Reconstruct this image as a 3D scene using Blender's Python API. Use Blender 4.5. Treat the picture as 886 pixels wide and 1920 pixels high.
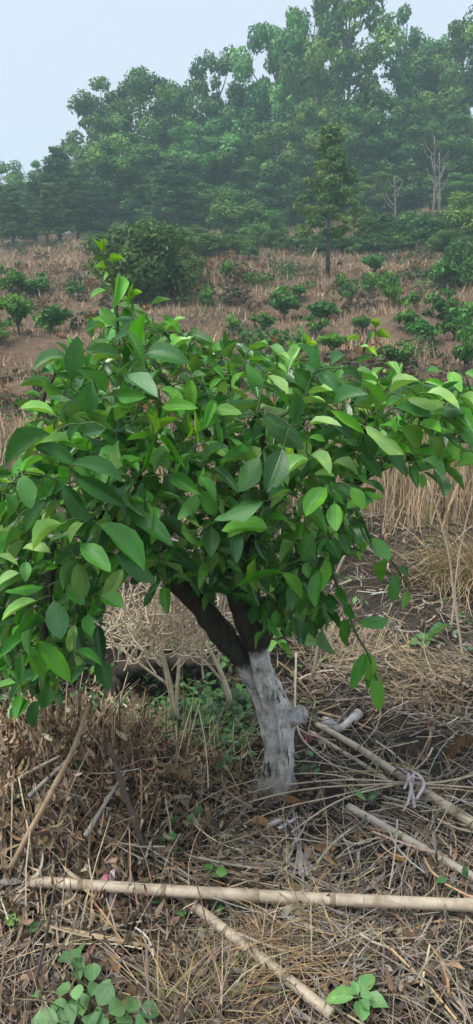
import bpy, math, random
import numpy as np
from mathutils import Vector, Matrix

for o in list(bpy.data.objects):
    bpy.data.objects.remove(o, do_unlink=True)
SC = bpy.context.scene
COL = SC.collection
rng = np.random.default_rng(7)
random.seed(7)
R = math.radians

# ------------------------------------------------------------------ camera
CAM_H, PITCH, F = 1.5, R(13.0), 1450.0          # F in pixels of the 886 x 1920 photograph
cam = bpy.data.cameras.new('camera')
cam.sensor_fit = 'VERTICAL'; cam.sensor_height = 24.0; cam.lens = 24.0 * F / 1920.0
cam.clip_start = 0.05; cam.clip_end = 2000.0
cam_o = bpy.data.objects.new('camera', cam); COL.objects.link(cam_o)
cam_o.location = (0, 0, CAM_H); cam_o.rotation_euler = (R(90) - PITCH, 0, 0)
SC.camera = cam_o

# ------------------------------------------------------------------ sky and sun (overcast, hazy)
SUN_EL, SUN_ROT = R(62), R(238)
world = bpy.data.worlds.new('World'); SC.world = world; world.use_nodes = True
nt = world.node_tree; nt.nodes.clear()
wo = nt.nodes.new('ShaderNodeOutputWorld'); bg = nt.nodes.new('ShaderNodeBackground')
sky = nt.nodes.new('ShaderNodeTexSky'); sky.sky_type = 'NISHITA'; sky.sun_disc = False
sky.sun_elevation = SUN_EL; sky.sun_rotation = SUN_ROT; sky.dust_density = 4.0; sky.air_density = 1.0
mx = nt.nodes.new('ShaderNodeMix'); mx.data_type = 'RGBA'; mx.inputs[0].default_value = 0.80
mx.inputs[7].default_value = (3.15, 3.4, 3.9, 1)          # even cloud veil
nt.links.new(sky.outputs[0], mx.inputs[6]); nt.links.new(mx.outputs[2], bg.inputs[0])
bg.inputs[1].default_value = 0.10
nt.links.new(bg.outputs[0], wo.inputs[0])

sun = bpy.data.lights.new('sun', 'SUN'); sun.energy = 1.5; sun.angle = R(28); sun.color = (1.0, 0.97, 0.92)
sun_o = bpy.data.objects.new('sun', sun); COL.objects.link(sun_o)
# sky sun_rotation is clockwise from +Y; lamp points along its -Z
sd = Vector((math.sin(SUN_ROT) * math.cos(SUN_EL), math.cos(SUN_ROT) * math.cos(SUN_EL), math.sin(SUN_EL)))
sun_o.rotation_euler = (-sd).to_track_quat('-Z', 'Y').to_euler(); sun_o.location = (0, 0, 30)

SC.view_settings.view_transform = 'Standard'; SC.view_settings.look = 'None'
SC.view_settings.exposure = 1.42; SC.view_settings.gamma = 1.0; SC.view_settings.use_curve_mapping = False
SC.cycles.max_bounces = 6; SC.cycles.transparent_max_bounces = 6; SC.cycles.volume_bounces = 1
SC.cycles.use_denoising = True

# ------------------------------------------------------------------ helpers
cp, sp = math.cos(PITCH), math.sin(PITCH)
def ray(px, py):
    a = (px - 443.0) / F; b = (960.0 - py) / F
    return np.array([a, cp + b * sp, -sp + b * cp])
CAMP = np.array([0, 0, CAM_H])
def at(px, py, Y):
    r = ray(px, py); return CAMP + r * (Y / r[1])
def project(P):
    d = P - CAMP
    z = d[..., 1] * cp - d[..., 2] * sp
    return 443 + F * d[..., 0] / z, 960 - F * (d[..., 1] * sp + d[..., 2] * cp) / z

def sstep(a, b, x):
    t = np.clip((x - a) / (b - a), 0, 1); return t * t * (3 - 2 * t)
def H(x, y):
    x = np.asarray(x, float); y = np.asarray(y, float)
    ramp = np.log1p(np.exp(np.clip((y - 9.0) / 1.2, -30, 30))) * 1.2
    ramp = np.where((y - 9.0) / 1.2 > 29, y - 9.0, ramp)
    far = np.maximum(0, y - 62); ramp = ramp - far + 34 * (1 - np.exp(-far / 60))
    h = 0.184 * ramp
    h -= 0.10 * np.maximum(0, -x - 3) * sstep(20, 55, y) * np.exp(-np.maximum(0, -x - 25) / 20)
    h += 0.10 * np.maximum(0, x - 2) * sstep(25, 50, y) * np.exp(-np.maximum(0, x - 25) / 20)
    ph = (y + 0.9 * np.sin(x * 0.21) + 0.5 * np.sin(x * 0.55 + 1)) / 3.6
    h += 0.16 * np.sin(2 * np.pi * ph + 0.8 * np.sin(2 * np.pi * ph)) * sstep(9, 13, y) * (1 - sstep(50, 60, y))
    h += (0.10 * np.sin(x * 0.7 + 1.3) * np.sin(y * 0.6) + 0.07 * np.sin(x * 1.9 + y * 1.1)) * sstep(5, 12, y)
    h += 0.018 * np.sin(x * 5.1 + 0.4) * np.sin(y * 4.3) + 0.012 * np.sin(x * 11 + y * 7) + 0.009 * np.sin(x * 17 - y * 13 + 2)
    bx = x + 0.15 * np.sin(y * 3); by = y + 0.08 * np.sin(x * 6) + 0.05 * np.sin(x * 13)
    h += 0.20 * sstep(3.12, 3.3, by) * (1 - sstep(0.0, 0.35, bx)) * (1 - sstep(4.2, 6, y))
    h -= 0.11 * np.exp(-((bx + 0.45) / 0.45) ** 2 - ((y - 3.03) / 0.20) ** 2)
    h += 0.22 * sstep(4.5, 5.3, by + 0.2 * x) * sstep(0.2, 0.9, bx) * (1 - sstep(7, 9, y))
    h += 0.16 * np.exp(-((x + 0.62) / 0.42) ** 2 - ((y - 2.25) / 0.33) ** 2)      # heap of dead weeds at the left
    return h
def vnoise(x, y, seed=0, oct=3):
    out = 0.0; amp = 1.0; tot = 0.0
    for k in range(oct):
        xi, yi = np.floor(x).astype(np.int64), np.floor(y).astype(np.int64); fx, fy = x - xi, y - yi
        fx = fx * fx * (3 - 2 * fx); fy = fy * fy * (3 - 2 * fy)
        def h(a, b):
            v = np.sin(a * 127.1 + b * 311.7 + seed * 74.7 + k * 19.3) * 43758.5453; return v - np.floor(v)
        out = out + amp * ((h(xi, yi) * (1 - fx) + h(xi + 1, yi) * fx) * (1 - fy) + (h(xi, yi + 1) * (1 - fx) + h(xi + 1, yi + 1) * fx) * fy)
        tot += amp; amp *= 0.55; x, y = x * 2.03 + 5.1, y * 2.03 + 9.7
    return out / tot
def ground(px, py, up=0.0):
    r = ray(px, py); t = np.concatenate([np.arange(0.8, 12, 0.01), np.arange(12, 140, 0.05)])
    P = CAMP + t[:, None] * r
    below = P[:, 2] <= H(P[:, 0], P[:, 1]) + up
    return P[np.argmax(below)] if below.any() else P[-1]

def tag(o, label=None, cat=None, group=None, kind=None):
    if label: o['label'] = label
    if cat: o['category'] = cat
    if group: o['group'] = group
    if kind: o['kind'] = kind
    return o
def link(name, me, parent=None, mat=None):
    o = bpy.data.objects.new(name, me); COL.objects.link(o)
    if parent is not None: o.parent = parent
    if mat is not None and me is not None and not me.materials: me.materials.append(mat)
    return o
def empty(name, loc=(0, 0, 0), rz=0.0):
    o = bpy.data.objects.new(name, None); COL.objects.link(o)
    o.location = loc; o.rotation_euler = (0, 0, rz); o.empty_display_size = 0.1
    return o

def fast_mesh(name, V, Fc, col=None, uv=None, smooth=True):
    """V (n,3); Fc (m,k) faces with k 3 or 4; col (n,3) point colours; uv (n,2) per vertex."""
    me = bpy.data.meshes.new(name)
    V = np.ascontiguousarray(V, np.float32); Fc = np.ascontiguousarray(Fc, np.int32)
    m, k = Fc.shape
    me.vertices.add(len(V)); me.vertices.foreach_set('co', V.ravel())
    me.loops.add(m * k); me.loops.foreach_set('vertex_index', Fc.ravel())
    me.polygons.add(m); me.polygons.foreach_set('loop_start', np.arange(0, m * k, k, dtype=np.int32))
    me.polygons.foreach_set('use_smooth', np.full(m, smooth))
    if col is not None:
        a = me.attributes.new('col', 'FLOAT_COLOR', 'POINT')
        a.data.foreach_set('color', np.concatenate([np.clip(col, 0, 1), np.ones((len(V), 1))], 1).astype(np.float32).ravel())
    if uv is not None:
        u = me.uv_layers.new(name='UVMap'); u.data.foreach_set('uv', np.ascontiguousarray(uv[Fc.ravel()], np.float32).ravel())
    me.update(calc_edges=True); me.validate(); return me

def frame_along(P):
    P = np.asarray(P, float); T = np.gradient(P, axis=0); T /= np.linalg.norm(T, axis=1)[:, None] + 1e-9
    up = np.array([0, 0, 1.0]) if abs(T[0][2]) < 0.9 else np.array([1.0, 0, 0])
    N = []; n = up - T[0] * (up @ T[0]); n /= np.linalg.norm(n)
    for t in T:
        n = n - t * (n @ t); n /= np.linalg.norm(n) + 1e-9; N.append(n.copy())
    N = np.array(N); return T, N, np.cross(T, N)
def tube_data(P, rad, n=8, cap=True, bump=0.0, seed=0):
    P = np.asarray(P, float); T, N, B = frame_along(P); rad = np.broadcast_to(rad, (len(P),))
    a = np.linspace(0, 2 * np.pi, n, endpoint=False); g = np.random.default_rng(seed)
    rr = rad[:, None] * (1 + bump * g.normal(size=(len(P), n)))
    V = P[:, None] + rr[..., None] * (np.cos(a)[None, :, None] * N[:, None] + np.sin(a)[None, :, None] * B[:, None])
    V = V.reshape(-1, 3); i = np.arange(len(P) - 1)[:, None] * n; j = np.arange(n)[None]
    Fc = np.stack([i + j, i + (j + 1) % n, i + n + (j + 1) % n, i + n + j], -1).reshape(-1, 4)
    if cap:
        c0, c1 = len(V), len(V) + 1; V = np.vstack([V, P[0], P[-1]]); L = (len(P) - 1) * n; jj = np.arange(n)
        Fc = np.vstack([Fc, np.stack([(jj + 1) % n, jj, np.full(n, c0), np.full(n, c0)], -1)[:, [0, 1, 2, 2]],
                        np.stack([L + jj, L + (jj + 1) % n, np.full(n, c1), np.full(n, c1)], -1)])
    return V, Fc
def fix_faces(Fc):
    return Fc
def mesh_tris_quads(name, V, Fc, col=None, smooth=True):
    """like fast_mesh, but quads whose last two corners coincide become triangles"""
    me = bpy.data.meshes.new(name); V = np.asarray(V, float)
    tri = Fc[:, 2] == Fc[:, 3]
    faces = [list(map(int, f[:3])) if t else list(map(int, f)) for f, t in zip(Fc, tri)]
    me.from_pydata(V.tolist(), [], faces)
    me.polygons.foreach_set('use_smooth', np.full(len(faces), smooth))
    if col is not None:
        a = me.attributes.new('col', 'FLOAT_COLOR', 'POINT')
        a.data.foreach_set('color', np.concatenate([col, np.ones((len(V), 1))], 1).astype(np.float32).ravel())
    me.update(); return me
def tube(name, P, rad, mat, parent=None, n=8, bump=0.0, seed=0, cap=True):
    V, Fc = tube_data(P, rad, n, cap, bump, seed)
    return link(name, mesh_tris_quads(name, V, Fc), parent, mat)
def join_data(parts):
    Vs, Fs, o = [], [], 0
    for V, Fc in parts: Vs.append(V); Fs.append(Fc + o); o += len(V)
    return np.vstack(Vs), np.vstack(Fs)
def spline(P, n=24):
    P = np.asarray(P, float); Q = np.vstack([2 * P[0] - P[1], P, 2 * P[-1] - P[-2]]); out = []
    per = max(2, n // (len(P) - 1))
    for k in range(len(P) - 1):
        p0, p1, p2, p3 = Q[k:k + 4]
        for t in np.linspace(0, 1, per, endpoint=False):
            out.append(0.5 * (2 * p1 + (p2 - p0) * t + (2 * p0 - 5 * p1 + 4 * p2 - p3) * t ** 2 + (3 * p1 - p0 - 3 * p2 + p3) * t ** 3))
    out.append(P[-1]); return np.array(out)

def strips_data(base, az, pitch, length, width, curl, side, col, seg=3, profile='grass', roll=None, follow=None):
    """thin blades. base (n,3); az, pitch start angles; curl = total pitch change; side = total azimuth change"""
    n = len(base); K = seg + 1
    P = np.zeros((n, K, 3)); D = np.zeros((n, K, 3)); P[:, 0] = base
    for k in range(K):
        t = k / seg; pz = pitch + curl * t; aa = az + side * t
        D[:, k] = np.stack([np.cos(pz) * np.cos(aa), np.cos(pz) * np.sin(aa), np.sin(pz)], -1)
        if k: P[:, k] = P[:, k - 1] + 0.5 * (D[:, k] + D[:, k - 1]) * (length / seg)[:, None]
    if follow is not None:
        P[:, :, 2] = np.maximum(P[:, :, 2], H(P[:, :, 0], P[:, :, 1]) + follow[:, None])
    S = np.cross(D, np.array([0, 0, 1.0])); S /= np.linalg.norm(S, axis=-1, keepdims=True) + 1e-6
    if roll is not None:
        U = np.cross(S, D); tw = roll[:, None] * (1 + 0.5 * np.linspace(0, 1, K))[None]
        S = S * np.cos(tw)[..., None] + U * np.sin(tw)[..., None]
    t = np.linspace(0, 1, K)
    w = {'grass': 1 - 0.85 * t ** 1.5, 'stick': 1 - 0.3 * t, 'leaf': 0.12 + np.sin(np.pi * np.clip(t * 0.95 + 0.03, 0, 1)) ** 0.8}[profile]
    off = S * (0.5 * width[:, None] * w[None])[..., None]
    V = np.stack([P - off, P + off], 2).reshape(-1, 3)
    b = (np.arange(n) * K * 2)[:, None] + (np.arange(seg) * 2)[None]
    Fc = np.stack([b, b + 1, b + 3, b + 2], -1).reshape(-1, 4)
    C = np.repeat(col, K * 2, 0); return V, Fc, C
def cat(parts):
    Vs, Fs, Cs, o = [], [], [], 0
    for V, Fc, C in parts: Vs.append(V); Fs.append(Fc + o); Cs.append(C); o += len(V)
    return np.vstack(Vs), np.vstack(Fs), np.vstack(Cs)
def pick(n, pal, jit=0.18, w=None):
    pal = np.array(pal, float); i = rng.choice(len(pal), n, p=w)
    return np.clip(pal[i] * (1 + jit * rng.normal(size=(n, 1))) * (1 + 0.06 * rng.normal(size=(n, 3))), 0.005, 0.9)

# ------------------------------------------------------------------ materials
def mat(name):
    m = bpy.data.materials.new(name); m.use_nodes = True; t = m.node_tree
    return m, t, t.nodes['Principled BSDF'], t.nodes['Material Output']
def N(t, kind, **kw):
    n = t.nodes.new(kind)
    for k, v in kw.items(): setattr(n, k, v)
    return n
def mixc(t, fac, a, b, mode='MIX'):
    m = N(t, 'ShaderNodeMix', data_type='RGBA', blend_type=mode)
    for i, v in ((0, fac), (6, a), (7, b)):
        if isinstance(v, (int, float)): m.inputs[i].default_value = v
        elif isinstance(v, tuple): m.inputs[i].default_value = (*v, 1)
        else: t.links.new(v, m.inputs[i])
    return m.outputs[2]
def noise(t, scale, detail=4, rough=0.55, vec=None):
    n = N(t, 'ShaderNodeTexNoise'); n.inputs['Scale'].default_value = scale
    n.inputs['Detail'].default_value = detail; n.inputs['Roughness'].default_value = rough
    if vec is not None: t.links.new(vec, n.inputs['Vector'])
    return n.outputs['Fac']
def ramp(t, v, stops):
    r = N(t, 'ShaderNodeValToRGB'); e = r.color_ramp.elements
    while len(e) < len(stops): e.new(0.5)
    for el, (p, c) in zip(e, stops): el.position = p; el.color = (*c, 1) if len(c) == 3 else c
    t.links.new(v, r.inputs[0]); return r.outputs[0]
def math_(t, op, a, b=None, clamp=False):
    m = N(t, 'ShaderNodeMath', operation=op, use_clamp=clamp)
    for i, v in enumerate((a, b)):
        if v is None: continue
        if isinstance(v, (int, float)): m.inputs[i].default_value = v
        else: t.links.new(v, m.inputs[i])
    return m.outputs[0]
def bump(t, b, h, strength, dist):
    n = N(t, 'ShaderNodeBump'); n.inputs['Strength'].default_value = strength; n.inputs['Distance'].default_value = dist
    t.links.new(h, n.inputs['Height']); t.links.new(n.outputs[0], b.inputs['Normal'])

def attr_mat(name, rough=0.8, spec=0.2, transl=0.0, tcol=(1, 1, 1), tint=False):
    m, t, b, o = mat(name)
    a = N(t, 'ShaderNodeAttribute', attribute_name='col')
    geo = N(t, 'ShaderNodeNewGeometry')
    c = mixc(t, 1.0, a.outputs['Color'], ramp(t, noise(t, 60, 3, vec=geo.outputs['Position']), [(0.3, (0.75, 0.75, 0.75)), (0.7, (1.2, 1.2, 1.2))]), 'MULTIPLY')
    if tint: c = mixc(t, 1.0, c, N(t, 'ShaderNodeObjectInfo').outputs['Color'], 'MULTIPLY')
    t.links.new(c, b.inputs['Base Color']); b.inputs['Roughness'].default_value = rough; b.inputs['Specular IOR Level'].default_value = spec
    if transl:
        tr = N(t, 'ShaderNodeBsdfTranslucent'); t.links.new(mixc(t, 1.0, c, tcol, 'MULTIPLY'), tr.inputs[0])
        ms = N(t, 'ShaderNodeMixShader'); ms.inputs[0].default_value = transl
        t.links.new(b.outputs[0], ms.inputs[1]); t.links.new(tr.outputs[0], ms.inputs[2]); t.links.new(ms.outputs[0], o.inputs[0])
    return m
M_STRAW = attr_mat('dry_straw', 0.75, 0.25)
M_GRASS = attr_mat('hill_grass', 0.85, 0.1, 0.15)
M_FOL = attr_mat('far_foliage', 0.6, 0.25, 0.22, (1.3, 1.3, 0.6), True)
M_WEEDFOL = attr_mat('weed_foliage', 0.5, 0.3, 0.2, (1.3, 1.4, 0.6))

def leaf_mat(name, use_object, dead=False):
    m, t, b, o = mat(name)
    if use_object: c0 = N(t, 'ShaderNodeObjectInfo').outputs['Color']
    else: c0 = N(t, 'ShaderNodeAttribute', attribute_name='col').outputs['Color']
    uv = N(t, 'ShaderNodeUVMap'); sx = N(t, 'ShaderNodeSeparateXYZ'); t.links.new(uv.outputs[0], sx.inputs[0])
    u = math_(t, 'ABSOLUTE', math_(t, 'SUBTRACT', sx.outputs[0], 0.5))
    mid = math_(t, 'SUBTRACT', 1.0, math_(t, 'DIVIDE', u, 0.05), True)
    # side veins run forward from the midrib
    ph = math_(t, 'MULTIPLY', math_(t, 'SUBTRACT', sx.outputs[1], math_(t, 'MULTIPLY', u, 0.35)), 58.0)
    vein = math_(t, 'POWER', math_(t, 'ADD', math_(t, 'MULTIPLY', math_(t, 'SINE', ph), 0.5), 0.5), 5.0)
    nz = noise(t, 55, 3); gp = N(t, 'ShaderNodeNewGeometry').outputs['Position']; big_n = noise(t, 26, 3, 0.6, gp); spot = noise(t, 210, 2, 0.5, gp)
    c = mixc(t, 1.0, c0, ramp(t, nz, [(0.3, (0.78, 0.8, 0.75)), (0.7, (1.2, 1.18, 1.2))]), 'MULTIPLY')
    if not dead:
        c = mixc(t, ramp(t, big_n, [(0.50, (0, 0, 0)), (0.72, (0.55, 0.55, 0.55))]), c, mixc(t, 1.0, c, (1.9, 1.45, 0.9), 'MULTIPLY'))
        c = mixc(t, ramp(t, spot, [(0.70, (0, 0, 0)), (0.78, (0.5, 0.5, 0.5))]), c, (0.16, 0.15, 0.06))
    pale = mixc(t, 0.55, c, (0.25, 0.40, 0.14)) if not dead else mixc(t, 0.5, c, (0.3, 0.22, 0.12))
    c = mixc(t, math_(t, 'ADD', math_(t, 'MULTIPLY', mid, 0.5), math_(t, 'MULTIPLY', vein, 0.07), True), c, pale)
    geo = N(t, 'ShaderNodeNewGeometry')
    under = mixc(t, 0.45, c, (0.20, 0.34, 0.11)) if not dead else c
    c = mixc(t, geo.outputs['Backfacing'], c, under)
    t.links.new(c, b.inputs['Base Color'])
    rg = N(t, 'ShaderNodeMapRange'); t.links.new(geo.outputs['Backfacing'], rg.inputs[0])
    rg.inputs[3].default_value = 0.27 if not dead else 0.7; rg.inputs[4].default_value = 0.65
    t.links.new(rg.outputs[0], b.inputs['Roughness']); b.inputs['Specular IOR Level'].default_value = 0.6 if not dead else 0.2
    hh = math_(t, 'SUBTRACT', math_(t, 'MULTIPLY', nz, 0.6), math_(t, 'ADD', math_(t, 'MULTIPLY', vein, 0.10), mid))
    bump(t, b, hh, 0.6, 0.002)
    tr = N(t, 'ShaderNodeBsdfTranslucent'); t.links.new(mixc(t, 1.0, c, (1.5, 1.6, 0.5), 'MULTIPLY'), tr.inputs[0])
    ms = N(t, 'ShaderNodeMixShader'); ms.inputs[0].default_value = 0.22 if not dead else 0.1
    t.links.new(b.outputs[0], ms.inputs[1]); t.links.new(tr.outputs[0], ms.inputs[2]); t.links.new(ms.outputs[0], o.inputs[0])
    return m
M_LEAF = leaf_mat('citrus_leaf', True); M_LEAFS = leaf_mat('citrus_leaf_mass', False); M_DEAD = leaf_mat('dead_leaf', True, True)

def bark_mat(name, painted, top=0.475):
    m, t, b, o = mat(name); geo = N(t, 'ShaderNodeNewGeometry'); pos = geo.outputs['Position']
    mp = N(t, 'ShaderNodeMapping'); mp.inputs['Scale'].default_value = (1, 1, 0.22); t.links.new(pos, mp.inputs[0]); v = mp.outputs[0]
    n1 = noise(t, 70, 5, 0.65, v); n2 = noise(t, 16, 4, 0.6, pos)
    c = ramp(t, n1, [(0.3, (0.022, 0.018, 0.014)), (0.55, (0.055, 0.046, 0.036)), (0.75, (0.10, 0.085, 0.065))])
    c = mixc(t, ramp(t, n2, [(0.5, (0, 0, 0)), (0.68, (0.7, 0.7, 0.7))]), c, (0.045, 0.058, 0.028))      # algae on the bark
    if painted:
        sx = N(t, 'ShaderNodeSeparateXYZ'); t.links.new(pos, sx.inputs[0])
        n3 = noise(t, 22, 6, 0.75, v)
        edge = math_(t, 'ADD', sx.outputs[2], math_(t, 'MULTIPLY', math_(t, 'SUBTRACT', n3, 0.5), 0.16))
        mr = N(t, 'ShaderNodeMapRange'); t.links.new(edge, mr.inputs[0])
        mr.inputs[1].default_value = top; mr.inputs[2].default_value = top + 0.035; mr.inputs[3].default_value = 1; mr.inputs[4].default_value = 0
        flake = ramp(t, noise(t, 42, 6, 0.62, v), [(0.36, (0.0, 0.0, 0.0)), (0.43, (1, 1, 1))])
        wc = ramp(t, noise(t, 24, 5, 0.7, pos), [(0.33, (0.20, 0.21, 0.17)), (0.46, (0.47, 0.46, 0.42)), (0.60, (0.70, 0.68, 0.63))])
        dz = N(t, 'ShaderNodeMapRange'); t.links.new(math_(t, 'ADD', sx.outputs[2], math_(t, 'MULTIPLY', math_(t, 'SUBTRACT', n3, 0.5), 0.25)), dz.inputs[0])
        dz.inputs[1].default_value = 0.03; dz.inputs[2].default_value = 0.14; dz.inputs[3].default_value = 0.55; dz.inputs[4].default_value = 0.0
        wc = mixc(t, dz.outputs[0], wc, (0.16, 0.13, 0.095))      # soil splashed on the foot of the trunk
        sc = N(t, 'ShaderNodeSeparateColor'); t.links.new(flake, sc.inputs[0])
        c = mixc(t, math_(t, 'MULTIPLY', mr.outputs[0], sc.outputs[0]), c, wc)
    t.links.new(c, b.inputs['Base Color']); b.inputs['Roughness'].default_value = 0.85; b.inputs['Specular IOR Level'].default_value = 0.2
    bump(t, b, n1, 1.0, 0.009); return m
M_BARK = bark_mat('bark', False); M_TRUNK = bark_mat('whitewashed_bark', True); M_LIMB = bark_mat('half_whitewashed_bark', True, 0.40)

def plain(name, c1, c2, scale=30, rough=0.7, spec=0.3, stretch=None, bstr=0.3, bd=0.003):
    m, t, b, o = mat(name); tc = N(t, 'ShaderNodeTexCoord'); v = tc.outputs['Object']
    if stretch:
        mp = N(t, 'ShaderNodeMapping'); mp.inputs['Scale'].default_value = stretch; t.links.new(v, mp.inputs[0]); v = mp.outputs[0]
    n = noise(t, scale, 5, 0.6, v); t.links.new(ramp(t, n, [(0.3, c1), (0.7, c2)]), b.inputs['Base Color'])
    b.inputs['Roughness'].default_value = rough; b.inputs['Specular IOR Level'].default_value = spec
    bump(t, b, n, bstr, bd); return m
M_TWIG = plain('green_twig', (0.05, 0.075, 0.03), (0.09, 0.14, 0.05), 60)
M_BAMBOO = plain('weathered_bamboo', (0.25, 0.195, 0.13), (0.62, 0.53, 0.40), 16, 0.5, 0.4, (1, 1, 1), 0.25, 0.002)
M_BAMBOO2 = plain('grey_bamboo', (0.22, 0.195, 0.16), (0.52, 0.48, 0.41), 16, 0.6, 0.3, (1, 1, 1), 0.25, 0.002)
M_NODE = plain('bamboo_node', (0.15, 0.11, 0.07), (0.33, 0.27, 0.19), 40)
M_STALK = plain('dry_stalk', (0.26, 0.18, 0.10), (0.46, 0.36, 0.23), 30)
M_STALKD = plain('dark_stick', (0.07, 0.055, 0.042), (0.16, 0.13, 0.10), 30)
M_GREYTWIG = plain('grey_twig', (0.20, 0.18, 0.16), (0.40, 0.37, 0.33), 30)
M_PALE = plain('pale_twig', (0.36, 0.28, 0.19), (0.58, 0.49, 0.37), 30)
M_PINK = plain('pink_plastic', (0.40, 0.32, 0.34), (0.56, 0.49, 0.50), 20, 0.4, 0.5)
M_ROSE = plain('rose_plastic', (0.45, 0.10, 0.14), (0.62, 0.22, 0.27), 20, 0.4, 0.5)
M_CUT = plain('cut_wood', (0.42, 0.36, 0.30), (0.62, 0.57, 0.50), 50)
M_WHITEWOOD = plain('whitewashed_wood', (0.20, 0.19, 0.18), (0.58, 0.57, 0.55), 35)
M_FTRUNK = plain('forest_trunk', (0.05, 0.042, 0.035), (0.14, 0.12, 0.10), 5)
M_PTRUNK = plain('pale_trunk', (0.12, 0.11, 0.095), (0.22, 0.205, 0.18), 5)
M_SHRUBTWIG = plain('shade_lifted_twig', (0.48, 0.39, 0.27), (0.68, 0.58, 0.43), 30)  # paler version of the pale twig, colour lightened to offset the shade there
M_FRUIT = plain('green_yellow_fruitlet', (0.30, 0.34, 0.04), (0.45, 0.42, 0.06), 30)

# ground: soil under litter near, dry grass cover on the hill
def ground_mat():
    m, t, b, o = mat('soil_and_litter'); geo = N(t, 'ShaderNodeNewGeometry'); pos = geo.outputs['Position']
    n1 = noise(t, 38, 6, 0.7, pos); n2 = noise(t, 2.2, 5, 0.6, pos); n3 = noise(t, 0.5, 6, 0.65, pos); n4 = noise(t, 9, 6, 0.7, pos)
    near = ramp(t, n1, [(0.3, (0.022, 0.018, 0.014)), (0.5, (0.06, 0.048, 0.037)), (0.72, (0.14, 0.115, 0.09))])
    near = mixc(t, ramp(t, n2, [(0.45, (0, 0, 0)), (0.62, (0.8, 0.8, 0.8))]), near, (0.055, 0.05, 0.042))
    hill = ramp(t, n3, [(0.3, (0.07, 0.055, 0.042)), (0.45, (0.16, 0.105, 0.070)), (0.6, (0.23, 0.16, 0.105)), (0.75, (0.12, 0.10, 0.065))])
    hill = mixc(t, 0.7, hill, ramp(t, n4, [(0.3, (0.06, 0.047, 0.036)), (0.7, (0.26, 0.18, 0.12))]))
    sx = N(t, 'ShaderNodeSeparateXYZ'); t.links.new(pos, sx.inputs[0])
    mr = N(t, 'ShaderNodeMapRange'); t.links.new(sx.outputs[1], mr.inputs[0]); mr.inputs[1].default_value = 5; mr.inputs[2].default_value = 11
    t.links.new(mixc(t, mr.outputs[0], near, hill), b.inputs['Base Color'])
    b.inputs['Roughness'].default_value = 0.95; b.inputs['Specular IOR Level'].default_value = 0.1
    bump(t, b, math_(t, 'ADD', n1, math_(t, 'MULTIPLY', n4, 2.0)), 0.9, 0.03); return m
M_GROUND = ground_mat()

# ================================================================== THE SETTING
def build_ground():
    ys = np.concatenate([np.linspace(-6, 0.8, 18, endpoint=False), np.linspace(0.8, 6.5, 150, endpoint=False),
                         np.linspace(6.5, 70, 230, endpoint=False), np.linspace(70, 230, 40)])
    t = np.linspace(-1, 1, 241); t = 0.35 * t + 0.65 * t ** 3
    hw = 5 + np.maximum(0, ys) * 0.9
    X = hw[:, None] * t[None]; Y = np.repeat(ys[:, None], len(t), 1)
    V = np.stack([X, Y, H(X, Y)], -1).reshape(-1, 3); a, bq = len(ys), len(t)
    i = np.arange(a - 1)[:, None] * bq + np.arange(bq - 1)[None]
    Fc = np.stack([i, i + 1, i + bq + 1, i + bq], -1).reshape(-1, 4)
    return tag(link('ground', fast_mesh('ground', V, Fc), None, M_GROUND), 'brown hillside ground of soil and dry litter under the orchard', 'ground', kind='structure')
build_ground()

# ------------------------------------------------------------------ far trees
def leaf_cloud(centres, radii, per, size, pal, flat=0.75, w=None, droop=0.0, rough=0.5):
    """small diamond leaves over the surfaces of many clumps"""
    parts_V, parts_C = [], []
    for c, r, n in zip(centres, radii, per):
        d = rng.normal(size=(n, 3)); d /= np.linalg.norm(d, axis=1)[:, None]
        rad = r * (0.78 + 0.27 * rng.random((n, 1))) * (1 + 0.18 * np.sin(d[:, :1] * 5 + d[:, 2:] * 7))
        p = c + d * rad * np.array([1, 1, flat])
        nrm = d + rough * rng.normal(size=(n, 3)) + np.array([0, 0, 0.25]); nrm /= np.linalg.norm(nrm, axis=1)[:, None]
        a = np.cross(nrm, rng.normal(size=(n, 3))); a[:, 2] -= droop; a /= np.linalg.norm(a, axis=1)[:, None]
        s = np.cross(nrm, a); L = size * (0.6 + 0.8 * rng.random((n, 1)))
        q = np.stack([p - a * L, p + s * L * 0.42, p + a * L, p - s * L * 0.42], 1)
        parts_V.append(q.reshape(-1, 3))
        col = np.array(pal[rng.choice(len(pal), p=w)]) * (1 + 0.12 * rng.normal())
        cc = col[None] * (1 + 0.2 * rng.normal(size=(n, 1))); parts_C.append(np.repeat(cc, 4, 0))
    V = np.vstack(parts_V); C = np.clip(np.vstack(parts_C), 0.004, 0.8)
    return V, np.arange(len(V)).reshape(-1, 4), C
PAL_F = [(0.075, 0.19, 0.052), (0.060, 0.155, 0.048), (0.11, 0.25, 0.062), (0.046, 0.12, 0.045), (0.14, 0.29, 0.07)]
PAL_C = [(0.042, 0.105, 0.040), (0.058, 0.125, 0.044), (0.036, 0.085, 0.036)]
PAL_B = [(0.065, 0.20, 0.034), (0.10, 0.27, 0.042), (0.045, 0.14, 0.030)]

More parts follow.
